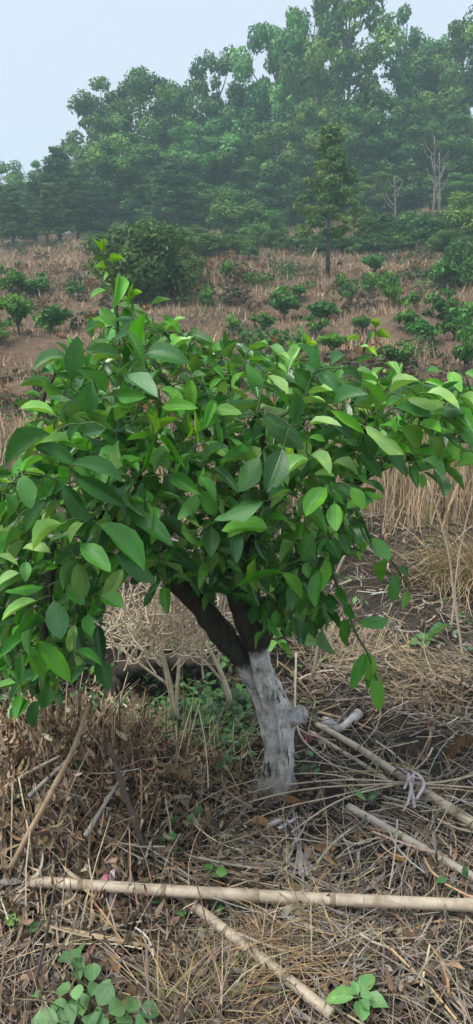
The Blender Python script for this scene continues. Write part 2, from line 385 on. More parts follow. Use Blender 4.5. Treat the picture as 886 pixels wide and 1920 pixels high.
def broad_crown(seed, slim=False, tall=1.0):
    """crown of unit-tree: height 1 from base 0 to top 1, width about 0.5 (scaled later)"""
    global rng
    keep = rng; rng = np.random.default_rng(seed)
    cs, rs, limbs = [], [], []
    nb = 26 if not slim else 14
    for k in range(nb):
        z = 0.10 + 0.86 * (k / (nb - 1)) ** 0.95
        ang = k * 2.4 + rng.random() * 1.2; z = min(0.97, max(0.07, z + 0.045 * rng.normal()))
        prof = (0.35 + 0.65 * math.sin(math.pi * min(1, max(0, (z - 0.05)) / 1.02)) ** 0.7) * (0.235 if not slim else 0.10) * (0.7 + 0.4 * rng.random()) * (1.0 if z < 0.9 else 0.6)
        tip = np.array([math.cos(ang) * prof, math.sin(ang) * prof, z])
        limbs.append((np.array([0, 0, max(0.06, z - 0.2)]), tip))
        for j in range(3 if not slim else 2):
            cs.append(tip + rng.normal(size=3) * np.array([0.055, 0.055, 0.03]) * (1 if not slim else 0.5)); rs.append((0.036 + 0.05 * rng.random() ** 1.5) * (1 if not slim else 0.75))
    for j in range(12):
        cs.append(np.array([rng.normal() * 0.07, rng.normal() * 0.07, 0.06 + 0.65 * rng.random()])); rs.append(0.06 + 0.03 * rng.random())
    rs = np.array(rs); per = (rs ** 2 * 46000 + 40).astype(int)
    V, Fc, C = leaf_cloud(cs, rs, per, 0.0150, PAL_F, 0.95, droop=0.3, rough=0.38)
    me = fast_mesh('crown', V, Fc, C, smooth=False); me.materials.append(M_FOL)
    parts = [tube_data(spline([(0, 0, -0.03), (0.012, 0, 0.3), (-0.01, 0.01, 0.6), (0.0, 0, 0.9)], 12), np.linspace(0.016, 0.004, 13), 7)]
    for a, bq in limbs: parts.append(tube_data(spline([a, (a + bq) / 2 + np.array([0, 0, -0.02]), bq], 6), np.linspace(0.007, 0.002, 7), 5))
    tm = mesh_tris_quads('trunk', *join_data(parts)); tm.materials.append(M_FTRUNK)
    rng = keep; return tm, me
def fir_crown(seed, bare=0.28, brown=False):
    global rng
    keep = rng; rng = np.random.default_rng(seed)
    cs, rs = [], []
    for k in range(24):
        z = bare + (1 - bare) * k / 23; rr = (0.19 * (1 - (z - bare) / (1 - bare)) ** 0.6 + 0.015) * (0.55 + 0.75 * rng.random())
        if z < bare + 0.1: rr *= 0.8
        for j in range((4 if rr > 0.07 else 3) if brown else (7 if rr > 0.07 else 4)):
            a = rng.random() * 6.28; q = rr * (0.35 + 0.65 * rng.random())
            cs.append(np.array([math.cos(a) * q, math.sin(a) * q, z - 0.25 * q + rng.normal() * 0.012])); rs.append(0.03 + 0.02 * rng.random())
    rs = np.array(rs); per = (rs ** 2 * 42000 + 10).astype(int)
    pal = PAL_C if not brown else [(0.075, 0.19, 0.065), (0.10, 0.20, 0.07), (0.065, 0.165, 0.06)]
    V, Fc, C = leaf_cloud(cs, rs, per, 0.014, pal, 0.6, droop=0.8)
    me = fast_mesh('crown', V, Fc, C, smooth=False); me.materials.append(M_FOL)
    tm = mesh_tris_quads('trunk', *tube_data(np.array([(0, 0, -0.03), (0.004, 0, 0.3), (0, 0, 0.97)]), [0.014, 0.011, 0.002], 7)); tm.materials.append(M_FTRUNK)
    rng = keep; return tm, me
BROAD = [broad_crown(11 + k) for k in range(5)]; SLIM = [broad_crown(31, True)]
FIR = [fir_crown(51, 0.34), fir_crown(52, 0.27)]; FIRB = [fir_crown(53, 0.33, True)]

def tree(px, top, Y, wpx, variant, label, group, name='broadleaf_tree', unit_w=0.62, rz=None, cat_='tree'):
    x = at(px, 500, Y)[0]; z0 = float(H(x, Y)); h = at(px, top, Y)[2] - z0
    e = empty(name, (x, Y, z0), rng.random() * 6.28 if rz is None else rz)
    w = wpx * Y / F / unit_w; q = rng.random(); v = 0.75 + 0.55 * rng.random(); tint = (v * (0.82 + 0.45 * q), v, v * (1.1 - 0.4 * q))
    for nm, me in zip(('trunk', 'crown'), variant):
        o = link(nm, me, e); o.scale = (w, w, h); o.color = (*tint, 1)
    return tag(e, label, cat_, group)
G_FOR = 'trees of the hilltop forest'
L1 = 'tall broadleaf tree with puffy green crown rising against the pale sky'
SKY_TREES = [(8, 312, 66, 120, 'far pale tree top showing above the fir stand'), (66, 308, 70, 100, 'far pale tree top showing above the fir stand'), (-30, 330, 62, 120, 'far low tree closing the view behind the fir trunks'), (30, 360, 61, 120, 'far low tree closing the view behind the fir trunks'), (85, 365, 62, 120, 'far low tree closing the view behind the fir trunks'), (140, 350, 61, 120, 'far low tree closing the view behind the fir trunks'), (165, 285, 68, 110, 'far tree filling the dip between fir stand and broadleaf wall'),
    (204, 168, 62, 165, 'rounded tree ending the tall forest wall beside open sky'), (272, 150, 60, 175, 'broad domed tree next to the rounded end tree of the forest'), (342, 162, 64, 140, 'lower flat topped tree between the domed tree and a knobbly one'),
    (412, 110, 62, 140, 'upright tree with narrow knobbly top above the bright shrub'), (465, 165, 66, 110, 'short tree in the notch before the tallest trees'), (512, 40, 60, 150, 'tall tree forming the shoulder of the tallest group'),
    (570, 22, 62, 150, 'tall tree between the shoulder tree and the tallest tree'), (640, -12, 58, 190, 'tallest forest tree, rising behind the lone conifer'), (790, 82, 64, 150, 'tree just past the sky gap and slender tree'),
    (842, 42, 60, 165, 'tall dense crown behind the pale bare trunks'), (905, 50, 62, 160, 'tall tree beyond the dense crown over the bare trunks')]
for k, (px, top, Y, w, lab) in enumerate(SKY_TREES):
    tree(px, top, Y, w, BROAD[k % 5], lab, G_FOR)
tree(742, 4, 60, 84, SLIM[0], 'slender tree standing clear of the others beside a gap of sky', G_FOR, unit_w=0.34)
L2 = 'dark broadleaf tree filling the shaded lower row of the forest edge'
for k, (px, top, Y, w, lab) in enumerate([(190, 300, 57, 130, 'dark lower tree under the rounded end tree of the forest'), (235, 255, 55, 140, 'dark lower tree in front of the domed tree'), (300, 285, 53, 150, 'dark lower tree behind the grey green conifer'), (385, 235, 55, 150, 'dark lower tree behind the bright shrub'),
        (450, 270, 54, 140, 'dark lower tree above the low leafy shrub'), (520, 235, 53, 150, 'dark lower tree in front of the shoulder tree'), (590, 200, 55, 130, 'dark lower tree directly behind the lone conifer'), (672, 215, 54, 140, 'dark lower tree below the sky gap'),
        (735, 190, 56, 150, 'dark lower tree under the slender tree'), (800, 240, 54, 150, 'dark lower tree directly behind the bare trunks'), (865, 215, 55, 150, 'dark lower tree under the tall dense crown'),
        (700, 330, 50, 110, 'short dark tree behind the leaning bare sapling'), (860, 330, 49, 110, 'short dark tree beside the bare trunks'), (540, 330, 50, 120, 'short dark tree between bright shrub and lone conifer'), (380, 350, 50, 110, 'short dark tree between grey green conifer and bright shrub'), (455, 350, 56, 130, 'short dark tree filling in above the bright shrub'), (780, 350, 56, 130, 'short dark tree filling in behind the thicket'), (620, 350, 56, 130, 'short dark tree filling in behind the lone conifer stem')]):
    tree(px, top, Y, w, BROAD[(k + 2) % 5], lab, 'dark trees along the forest edge')
L3 = 'dark fir with a bare lower trunk in the stand at the field edge'
for k, (px, top, Y, w) in enumerate([(-8, 335, 50, 110), (28, 350, 47, 90), (115, 282, 50, 125), (70, 345, 52, 90), (150, 330, 48, 90), (178, 350, 50, 80), (92, 362, 46, 80)]):
    tree(px, top, Y, w, FIR[k % 2], ['fir at the outer end of the stand with bare lower trunk', L3, 'tallest pointed fir of the stand at the field edge', L3, 'fir of the stand nearest the big dark shrub', 'last fir of the stand before the broadleaf wall', L3][k], 'fir stand at the field edge', 'fir_tree', 0.42)
tree(322, 300, 49, 120, FIR[1], 'grey green conifer in front of the puffy broadleaf trees', None, 'conifer_tree', 0.42)
tree(614, 240, 25.5, 135, FIRB[0], 'brownish conifer with thin bare stem standing alone on the slope', None, 'conifer_tree', 0.42)

def bare_tree(px, py, top, label, seed):
    g = random.Random(seed); b = ground(px, py); h = (at(px, top, b[1])[2] - b[2]); e = empty('bare_tree', b)
    tube('trunk', spline([(0, 0, -0.1), (0.08, 0, h * 0.4), (-0.05, 0.05, h)], 10), np.linspace(0.09, 0.02, 11), M_PTRUNK, e, 7)
    for k in range(7):
        z = h * (0.45 + 0.07 * k); a = g.random() * 6.28; l = h * 0.22 * (1.2 - k * 0.1)
        tube('branch', spline([(0, 0, z), (math.cos(a) * l * 0.5, math.sin(a) * l * 0.5, z + l * 0.5), (math.cos(a) * l * 0.8, math.sin(a) * l * 0.8, z + l * 1.1)], 6), np.linspace(0.03, 0.010, 7), M_PTRUNK, e, 5)
    tag(e, label, 'tree')
bare_tree(806, 440, 255, 'pale bare trunk rising straight from the forest edge', 1)
bare_tree(816, 445, 285, 'pale forked bare tree beside a straighter bare trunk', 4)
bare_tree(735, 445, 330, 'leaning grey bare sapling between the forest shrubs', 9)

# ------------------------------------------------------------------ shrubs and young citrus on the hill
def bush_mesh(seed, pal, n=26, size=0.06, flat=0.8, low=0.52):
    global rng
    keep = rng; rng = np.random.default_rng(seed); cs, rs = [], []
    for k in range(n):
        d = rng.normal(size=3); d /= np.linalg.norm(d); d[2] = d[2] * 0.85 + 0.1
        cs.append(np.array([0, 0, low]) + d * np.array([0.38, 0.38, 0.92 - low]) * (0.4 + 0.6 * rng.random())); cs[-1][2] = max(cs[-1][2], 0.08); rs.append(0.09 + 0.09 * rng.random())
    rs = np.array(rs); per = (rs ** 2 * 4200 * (0.06 / size) ** 2 * 0.55 + 8).astype(int)
    V, Fc, C = leaf_cloud(cs, rs, per, size, pal, flat, droop=0.4); me = fast_mesh('crown', V, Fc, C, smooth=False); me.materials.append(M_FOL)
    parts = [tube_data(np.array([(0, 0, -0.05), (0.01, 0, 0.2), (0.0, 0.01, 0.35)]), [0.035, 0.028, 0.02], 6)]
    for k in range(4):
        a = k * 1.6 + rng.random(); parts.append(tube_data(np.array([(0, 0, 0.2), (math.cos(a) * 0.12, math.sin(a) * 0.12, 0.42), (math.cos(a) * 0.25, math.sin(a) * 0.25, 0.7)]), [0.02, 0.014, 0.006], 5))
    tm = mesh_tris_quads('trunk', *join_data(parts)); tm.materials.append(M_FTRUNK); rng = keep; return tm, me
BUSH = [bush_mesh(70 + k, PAL_B, 14 + 4 * k, 0.07, low=0.5 + 0.05 * (k % 3)) for k in range(4)]
SHRUB = [bush_mesh(80 + k, [(0.08, 0.185, 0.046), (0.115, 0.235, 0.054), (0.055, 0.135, 0.04)], 70, 0.03, low=0.40) for k in range(2)]
def bush(px, py, w, h, variant, label, group, name='citrus_bush', c='bush'):
    b = ground(px, py); s = np.linalg.norm(b - CAMP) / F
    w = w * (0.85 + 0.35 * rng.random()) if name == 'citrus_bush' else w * 0.85; h = h * (0.8 + 0.45 * rng.random()) if name == 'citrus_bush' else h * 0.88
    e = empty(name, b, rng.random() * 6.28); q = rng.random(); v = 0.75 + 0.55 * rng.random(); tint = (v * (0.85 + 0.4 * q), v, v * (1.05 - 0.3 * q))
    for nm, me in zip(('trunk', 'crown'), variant):
        o = link(nm, me, e); o.scale = (w * s * 1.25, w * s * 1.25, h * s * 1.18); o.color = (*tint, 1)
    return tag(e, label, c, group)
def bush_label(px, py, w):
    size = 'tiny' if w < 31 else 'small' if w < 45 else 'full' if w < 55 else 'wide'
    if px < 180: where = 'in the upper row below the fir stand' if py < 600 else 'in the lower row below the fir stand'
    elif px < 400: where = 'beside the big dark shrub'
    elif px < 520: where = 'high on the slope under the bright shrub' if py < 500 else 'on the open slope below the bright shrub' if py < 580 else 'just above the near crown, below the bright shrub'
    elif px < 665: where = 'high up near the lone conifer' if py < 550 else 'around the foot of the lone conifer' if py < 585 else 'downhill of the lone conifer' if py < 640 else 'just over the near crown, downhill of the conifer'
    elif px < 780: where = 'on the slope under the thicket' if py < 560 else 'midway down the slope under the thicket' if py < 640 else 'close over the near crown, under the thicket'
    else: where = 'below the dense dark shrub' if py < 620 else 'in the bushy row far below the dense dark shrub'
    return f'{size} green citrus bush {where}'
for k, (px, py, w, h) in enumerate([(20, 562, 60, 45), (62, 558, 56, 42), (35, 625, 62, 48), (97, 626, 56, 44), (2, 648, 50, 48), (385, 574, 32, 30), (426, 535, 26, 32), (441, 558, 22, 22), (478, 538, 50, 26),
        (531, 602, 62, 48), (495, 630, 50, 40), (608, 604, 56, 40), (590, 628, 42, 30), (438, 628, 30, 34), (676, 632, 32, 42), (728, 578, 38, 52), (652, 572, 30, 32), (692, 548, 34, 30), (622, 668, 50, 32),
        (713, 690, 46, 46), (826, 600, 50, 42), (858, 612, 56, 50), (762, 628, 40, 40), (795, 648, 60, 48), (850, 640, 60, 48), (638, 545, 30, 32), (822, 548, 50, 42), (560, 560, 26, 24),
        (465, 488, 36, 22), (540, 478, 34, 22), (700, 520, 40, 28), (765, 585, 34, 30), (880, 660, 60, 60), (750, 690, 40, 40), (560, 680, 50, 40), (330, 520, 40, 34), (140, 560, 40, 24)]):
    bush(px, py, w, h, BUSH[k % 4], bush_label(px, py, w), 'young citrus bushes on the slope')
bush(270, 572, 195, 152, SHRUB[0], 'big dark rounded shrub among the citrus bushes on the slope', None, 'large_shrub', 'shrub')
bush(345, 540, 80, 75, SHRUB[1], 'medium shrub touching the big dark rounded shrub', None, 'shrub', 'shrub')
bush(442, 452, 105, 95, SHRUB[1], 'bright leafy shrub at the foot of the forest', None, 'large_shrub', 'shrub')
bush(500, 450, 80, 52, SHRUB[0], 'low leafy shrub beside the bright shrub under the forest', None, 'shrub', 'shrub')
LS = 'low green shrub in the thicket below the pale bare trunks'
for k, (px, py, w, h) in enumerate([(705, 462, 90, 60), (760, 470, 100, 68), (815, 466, 90, 60), (870, 455, 80, 90)]):
    bush(px, py, w, h, SHRUB[k % 2], LS, 'thicket below the bare trunks', 'shrub', 'shrub')
bush(862, 540, 85, 85, SHRUB[0], 'dense dark shrub on the slope above the citrus rows', None, 'shrub', 'shrub')
bush(870, 700, 50, 75, BUSH[1], 'grey green upright weed bush just beyond the tree crown', None, 'weed_bush', 'bush')
LH = 'dull green scrub clump at the foot of the forest trees'
for k in range(26):
    px = 190 + k * 27 + rng.integers(-12, 12); bush(px, 470 + rng.integers(-16, 12), rng.integers(45, 85), rng.integers(24, 46), SHRUB[k % 2], LH if px > 400 else 'dull green scrub clump between fir stand and bright shrub', 'scrub along the forest foot', 'scrub_clump', 'shrub')

# ------------------------------------------------------------------ hillside dry grass (beyond counting)
def hill_grass():
    n = 330000
    y = np.sqrt(8.5 ** 2 + (61 ** 2 - 8.5 ** 2) * rng.random(n) ** 1.35); x = (rng.random(n) * 2 - 1) * (2.0 + y * 0.40)
    d = vnoise(x * 0.55, y * 0.9, 1, 4); tall = vnoise(x * 0.4, y * 0.8, 2, 3)
    k = d > 0.30 + 0.25 * rng.random(n); x, y, tall = x[k], y[k], tall[k]; n = len(x)
    base = np.stack([x, y, H(x, y) - 0.02], -1); sc = (0.5 + y / 26)
    pal = [(0.37, 0.235, 0.13), (0.28, 0.165, 0.09), (0.46, 0.33, 0.19), (0.15, 0.11, 0.075), (0.54, 0.43, 0.29), (0.34, 0.30, 0.235)]
    col = pick(n, pal, 0.18, [0.22, 0.18, 0.18, 0.12, 0.10, 0.20])
    tone = vnoise(x * 0.5 + 40, y * 0.9, 3, 4)[:, None]; col = col * (0.42 + 1.65 * tone ** 1.2)
    g = vnoise(x * 0.45 - 20, y * 0.7, 4, 3); isg = (g > 0.60) & (rng.random(n) < 0.6)
    col = np.where(isg[:, None], pick(n, [(0.055, 0.105, 0.035), (0.085, 0.12, 0.05), (0.10, 0.11, 0.07)]), col)
    return strips_data(base, rng.random(n) * 6.28, R(42) + rng.normal(size=n) * 0.45, (0.10 + 0.36 * rng.random(n)) * (0.15 + 1.7 * tall ** 1.5) * (0.85 + 0.15 * sc), 0.012 * sc * (0.7 + rng.random(n)), -0.4 * rng.random(n), rng.normal(size=n) * 0.5, col, 1)
V, Fc, C = hill_grass(); tag(link('hillside_grass', fast_mesh('hillside_grass', V, Fc, C), None, M_GRASS), 'dry reddish brown grass and weeds covering the hillside', 'grass', kind='stuff')

def hill_weeds():
    n = 1900; y = 10 + 46 * rng.random(n) ** 1.1; x = (rng.random(n) * 2 - 1) * (2 + y * 0.4); g = vnoise(x * 0.3, y * 0.5, 9, 3); k = g > 0.47; x, y = x[k], y[k]; n = len(x)
    r = 0.08 + 0.42 * rng.random(n) ** 3; cs = np.stack([x, y, H(x, y) + r * 0.35], -1)
    return leaf_cloud(cs, r, (14 + r * r * 900 + r * 60).astype(int), 0.07, [(0.05, 0.125, 0.03), (0.08, 0.14, 0.045), (0.06, 0.09, 0.04), (0.15, 0.11, 0.06), (0.22, 0.115, 0.05), (0.09, 0.07, 0.05)], 0.7, rough=0.8)
V, Fc, C = hill_weeds(); tag(link('hillside_weeds', fast_mesh('hillside_weeds', V, Fc, C, smooth=False), None, M_FOL), 'low green and brown weeds scattered through the hillside grass', 'weeds', kind='stuff')

# ------------------------------------------------------------------ standing dry grass behind the tree
def standing_grass():
    n = 16000; parts = []
    y = 4.9 + 4.6 * rng.random(n); x = (rng.random(n) * 2 - 1) * (1.2 + y * 0.42)
    keep = (rng.random(n) < np.where(x > 0.45, 1.0, np.where(y < 7, 0.10, 0.35))) & (y > 5.0 - 0.1 * x); x, y = x[keep], y[keep]; m = len(x)
    base = np.stack([x, y, H(x, y) - 0.02], -1)
    col = pick(m, [(0.42, 0.31, 0.18), (0.36, 0.26, 0.15), (0.50, 0.39, 0.25), (0.26, 0.19, 0.12)], 0.15)
    parts.append(strips_data(base, rng.random(m) * 6.28, R(82) + rng.normal(size=m) * 0.16, 0.24 + 0.30 * rng.random(m), 0.006 + 0.006 * rng.random(m), -0.5 * rng.random(m) ** 2, rng.normal(size=m) * 0.3, col, 3))
    return cat(parts)
V, Fc, C = standing_grass(); tag(link('standing_dry_grass', fast_mesh('standing_dry_grass', V, Fc, C), None, M_STRAW), 'tan upright dry grass standing behind the citrus tree', 'grass', kind='stuff')

# ------------------------------------------------------------------ straw litter on the near ground
STRAW = [(0.30, 0.235, 0.155), (0.22, 0.18, 0.135), (0.38, 0.31, 0.22), (0.15, 0.115, 0.085), (0.26, 0.24, 0.21), (0.085, 0.065, 0.05)]
def litter():
    parts = []
    def zone(n, ymin, ymax, seg=3):
        u = rng.random(n); y = 1 / (1 / ymin + u * (1 / ymax - 1 / ymin)); x = (rng.random(n) * 2 - 1) * (0.75 + 0.40 * y); return x, y
    wz = [(*ground(px, py)[:2], r) for px, py, r in ((668, 1890, 0.13), (180, 1905, 0.16), (140, 1850, 0.12), (402, 1640, 0.06), (800, 1205, 0.10))]
    def weedfree(x, y):
        k = np.ones(len(x), bool)
        for a, b_, r in wz: k &= (x - a) ** 2 + (y - b_) ** 2 > r * r
        return k
    def clear(x, y): return ~((np.abs(x + 0.50) < 0.52) & (np.abs(y - 3.0) < 0.26) & (rng.random(len(x)) < 0.85))
    # flat straws
    x, y = zone(32000, 0.9, 8.5); k = clear(x, y) & (vnoise(x * 3.1, y * 3.1, 12) > 0.30 + 0.28 * rng.random(len(x))) & ~((x < 0.05) & (y > 3.2) & (y < 4.6) & (rng.random(len(x)) < 0.6)); x, y = x[k], y[k]; n = len(x)
    far = np.clip(y / 3.0, 0.7, 2.2)
    base = np.stack([x, y, H(x, y) + 0.002 + 0.03 * rng.random(n) ** 2], -1)
    parts.append(strips_data(base, rng.random(n) * 6.28, rng.normal(size=n) * 0.22 + 0.08, (0.05 + 0.16 * rng.random(n) ** 1.5) * far ** 0.5, (0.0018 + 0.0026 * rng.random(n) ** 2) * far,
                             -0.4 * rng.random(n), rng.normal(size=n) * 0.9, pick(n, STRAW, 0.22, [0.25, 0.2, 0.13, 0.2, 0.12, 0.1]), 3, 'stick', rng.normal(size=n) * 0.7, 0.002 + 0.02 * rng.random(n)))
    # broad pale straws, lying in loose drifts
    n = 15000; x, y = zone(n, 0.9, 8.0); k = vnoise(x * 2.2, y * 2.2, 5) > 0.30 + 0.35 * rng.random(n); k &= clear(x, y) & weedfree(x, y) & ~((x < 0.05) & (y > 3.2) & (y < 4.6) & (rng.random(n) < 0.75)); x, y = x[k], y[k]; n = len(x); far = np.clip(y / 3.0, 0.8, 2.0)
    base = np.stack([x, y, H(x, y) + 0.008 + 0.03 * rng.random(n)], -1); dr = vnoise(x * 0.8, y * 0.8, 6) * 9
    parts.append(strips_data(base, dr + rng.normal(size=n) * 0.6, rng.normal(size=n) * 0.12, 0.10 + 0.24 * rng.random(n) ** 1.5, (0.0025 + 0.0065 * rng.random(n) ** 2) * far, rng.normal(size=n) * 0.25, rng.normal(size=n) * 0.6,
                             pick(n, [(0.32, 0.26, 0.175), (0.44, 0.36, 0.26), (0.23, 0.20, 0.16), (0.36, 0.25, 0.14), (0.15, 0.12, 0.09), (0.30, 0.28, 0.25)], 0.22), 4, 'stick', rng.normal(size=n) * 0.6, 0.006 + 0.025 * rng.random(n)))
    # curled dry leaves and bits
    x, y = zone(30000, 0.9, 7.5); k = vnoise(x * 2.6, y * 2.6, 15) > 0.25 + 0.3 * rng.random(len(x)); x, y = x[k], y[k]; n = len(x)
    base = np.stack([x, y, H(x, y) + 0.003 + 0.025 * rng.random(n)], -1)
    parts.append(strips_data(base, rng.random(n) * 6.28, rng.normal(size=n) * 0.4, 0.02 + 0.05 * rng.random(n), 0.006 + 0.012 * rng.random(n), rng.normal(size=n) * 1.0, rng.normal(size=n) * 0.8,
                             pick(n, [(0.17, 0.115, 0.07), (0.11, 0.08, 0.055), (0.26, 0.185, 0.115), (0.24, 0.21, 0.18), (0.07, 0.05, 0.04)], 0.2), 3, 'leaf', rng.normal(size=n) * 1.0, 0.002 + 0.02 * rng.random(n)))
    # looser arched straws standing off the ground
    x, y = zone(2600, 1.0, 6.5); k = clear(x, y) & weedfree(x, y); x, y = x[k], y[k]; n = len(x)
    base = np.stack([x, y, H(x, y)], -1)
    parts.append(strips_data(base, rng.random(n) * 6.28, R(45) + rng.normal(size=n) * 0.4, 0.10 + 0.18 * rng.random(n), 0.002 + 0.002 * rng.random(n), -1.6 * rng.random(n), rng.normal(size=n) * 0.6,
                             pick(n, STRAW, 0.2, [0.35, 0.15, 0.25, 0.1, 0.1, 0.05]), 4, 'grass'))
    return cat(parts)
V, Fc, C = litter(); tag(link('straw_litter', fast_mesh('straw_litter', V, Fc, C), None, M_STRAW), 'grey brown straw and dead leaf litter matted over the near ground', 'straw', kind='stuff')

def dead_weeds():
    parts = []; n = 7500
    x = -0.62 + rng.normal(size=n) * 0.40; y = 2.25 + rng.normal(size=n) * 0.30
    k = (y > 1.65) & (x < 0.02 + 0.1 * rng.random(n)); x, y = x[k], y[k]; n = len(x)
    base = np.stack([x, y, H(x, y) + 0.17 * rng.random(n) ** 1.3 * np.exp(-((x + 0.62) / 0.5) ** 2)], -1)
    parts.append(strips_data(base, rng.random(n) * 6.28, -R(50) + rng.normal(size=n) * 0.5, 0.03 + 0.06 * rng.random(n), 0.004 + 0.011 * rng.random(n), rng.normal(size=n) * 2.0, rng.normal(size=n) * 1.5,
                 pick(n, [(0.30, 0.205, 0.12), (0.19, 0.125, 0.075), (0.41, 0.31, 0.20), (0.10, 0.07, 0.048), (0.52, 0.44, 0.33)], 0.2, [0.3, 0.26, 0.22, 0.12, 0.10]), 4, 'leaf', rng.normal(size=n) * 1.8, 0.003 + 0.02 * rng.random(n)))
    m = 1100; x = -0.6 + rng.normal(size=m) * 0.42; y = 2.25 + rng.normal(size=m) * 0.3; k = (x < -0.2 + 0.1 * rng.normal(size=m)) & (y < 2.5); x, y = x[k], y[k]; m = len(x)
    base = np.stack([x, y, H(x, y)], -1)
    parts.append(strips_data(base, rng.random(m) * 6.28, R(70) + rng.normal(size=m) * 0.35, 0.12 + 0.20 * rng.random(m), 0.003 + 0.002 * rng.random(m), -0.6 * rng.random(m), rng.normal(size=m) * 0.4,
                 pick(m, [(0.24, 0.16, 0.10), (0.42, 0.32, 0.21), (0.52, 0.42, 0.29), (0.10, 0.075, 0.055)], 0.2), 3, 'stick'))
    return cat(parts)
V, Fc, C = dead_weeds(); tag(link('dead_weed_heap', fast_mesh('dead_weed_heap', V, Fc, C), None, M_STRAW), 'heap of shrivelled brown dead weeds left of the trunk', 'dead weeds', kind='stuff')

def ground_cover():
    n = 4600; x = -0.40 + rng.normal(size=n) * 0.34; y = 2.82 + rng.normal(size=n) * 0.19
    k = (x < 0.05) & (y > 2.50); x, y = x[k], y[k]; n = len(x)
    nc = 150; cx = (rng.random(nc) * 2 - 1) * 2.4; cy = 1.3 + 5.0 * rng.random(nc); ci = rng.integers(nc, size=900); x2 = cx[ci] + rng.normal(size=900) * 0.03; y2 = cy[ci] + rng.normal(size=900) * 0.03; x = np.append(x, x2); y = np.append(y, y2); n = len(x)
    base = np.stack([x, y, H(x, y) + 0.012 + 0.05 * rng.random(n)], -1)
    return strips_data(base, rng.random(n) * 6.28, rng.normal(size=n) * 0.5 + 0.2, 0.02 + 0.03 * rng.random(n), 0.014 + 0.014 * rng.random(n), -0.6 * rng.random(n), rng.normal(size=n) * 0.3,
                       pick(n, [(0.06, 0.15, 0.05), (0.085, 0.20, 0.06), (0.05, 0.11, 0.055), (0.12, 0.25, 0.075)], 0.15), 3, 'leaf')
V, Fc, C = ground_cover(); tag(link('green_ground_cover', fast_mesh('green_ground_cover', V, Fc, C), None, M_WEEDFOL), 'small green creeping weeds in the dark hollow behind the trunk', 'weeds', kind='stuff')

def grass_tuft(name, px, py, n, length, pitch, lean, pal, label, group=None, spread=0.06, wid=0.003, curl=-1.2):
    b = ground(px, py); base = np.stack([rng.normal(size=n) * spread, rng.normal(size=n) * spread * 0.7, np.zeros(n)], -1)
    base[:, 2] = H(base[:, 0] + b[0], base[:, 1] + b[1]) - b[2]
    az = (lean + rng.normal(size=n) * 0.8) if lean is not None else rng.random(n) * 6.28
    V, Fc, C = strips_data(base, az, pitch + rng.normal(size=n) * 0.3, length * (0.5 + 0.6 * rng.random(n)), wid * (0.7 + 0.6 * rng.random(n)), curl * rng.random(n), rng.normal(size=n) * 0.4, pick(n, pal, 0.15), 4)
    Z = H(V[:, 0] + b[0], V[:, 1] + b[1]) - b[2]; V[:, 2] = np.maximum(V[:, 2], Z + 0.003)
    o = link(name, fast_mesh(name, V, Fc, C), None, M_STRAW); o.location = b
    return tag(o, label, 'grass tuft', group)
ORA = [(0.38, 0.24, 0.115), (0.31, 0.20, 0.10), (0.46, 0.35, 0.20), (0.20, 0.155, 0.085)]
YEL = [(0.44, 0.34, 0.18), (0.36, 0.27, 0.15), (0.52, 0.42, 0.25)]
grass_tuft('dry_grass_tuft', 372, 1890, 190, 0.20, R(40), None, ORA + [(0.14, 0.17, 0.05)], 'orange dry grass tuft beside the crossed bamboo pole', spread=0.07)
grass_tuft('dry_grass_tuft', 500, 1800, 60, 0.16, R(70), None, ORA, 'thin orange dry grass blades growing against the long bamboo pole', spread=0.04)
grass_tuft('dry_grass_tuft', 610, 1805, 120, 0.26, R(25), R(180), ORA, 'flattened orange grass lying behind the green rosette weed', spread=0.08)
grass_tuft('dry_grass_tuft', 880, 1085, 700, 0.5, R(50), R(215), YEL, 'big pale yellow grass tuft drooping down the bank', spread=0.16, wid=0.004, curl=-1.6)
grass_tuft('dry_grass_tuft', 230, 1385, 380, 0.16, R(60), None, YEL + [(0.25, 0.25, 0.12)], 'pale dry grass mound in front of the dark hollow', spread=0.09)
grass_tuft('dry_grass_tuft', 620, 1225, 420, 0.30, R(35), None, YEL + STRAW[:3], 'matted straw tuft on the ground right of the trunk', spread=0.16)
grass_tuft('dry_grass_tuft', 820, 1265, 420, 0.34, R(35), R(200), YEL + STRAW[:3], 'matted straw tuft below the small weed on the bank', spread=0.18)
grass_tuft('dry_grass_tuft', 400, 1440, 60, 0.34, R(62), None, YEL, 'long thin straw blades arching beside the trunk base', spread=0.08, wid=0.0028)

# ================================================================== THE CITRUS TREE
exec_citrus = True
def leaf_shape(fold, curl, wave, ph, asym=0.0, broad=0.95):
    ts = np.array([0, 0.09, 0.26, 0.48, 0.70, 0.89, 1.0]); us = np.array([-1, -0.5, 0, 0.5, 1.0])
    w = np.sin(np.pi * ts ** broad) ** 0.72; w[0] = 0.05; w[-1] = 0.02
    V, UV = [], []
    for t, ww in zip(ts, w):
        for u in us:
            y = 0.5 * ww * u
            z = fold * abs(y) * 0.48 - curl * t * t + wave * math.sin(t * 9 + ph + (2 if u > 0 else 0)) * u * u * ww * 0.5
            V.append((t, y + asym * t * (1 - t), z)); UV.append((0.5 + 0.5 * u, t))
    V += [(-0.16, -0.012, 0.0), (-0.16, 0.012, 0.0), (0.02, 0.014, 0.004), (0.02, -0.014, 0.004)]; UV += [(0.5, 0.0)] * 4
    V = np.array(V); i = np.arange(6)[:, None] * 5 + np.arange(4)[None]
    Fc = np.stack([i, i + 5, i + 6, i + 1], -1).reshape(-1, 4); Fc = np.vstack([Fc, [[35, 38, 37, 36]]])
    return V, Fc, np.array(UV)
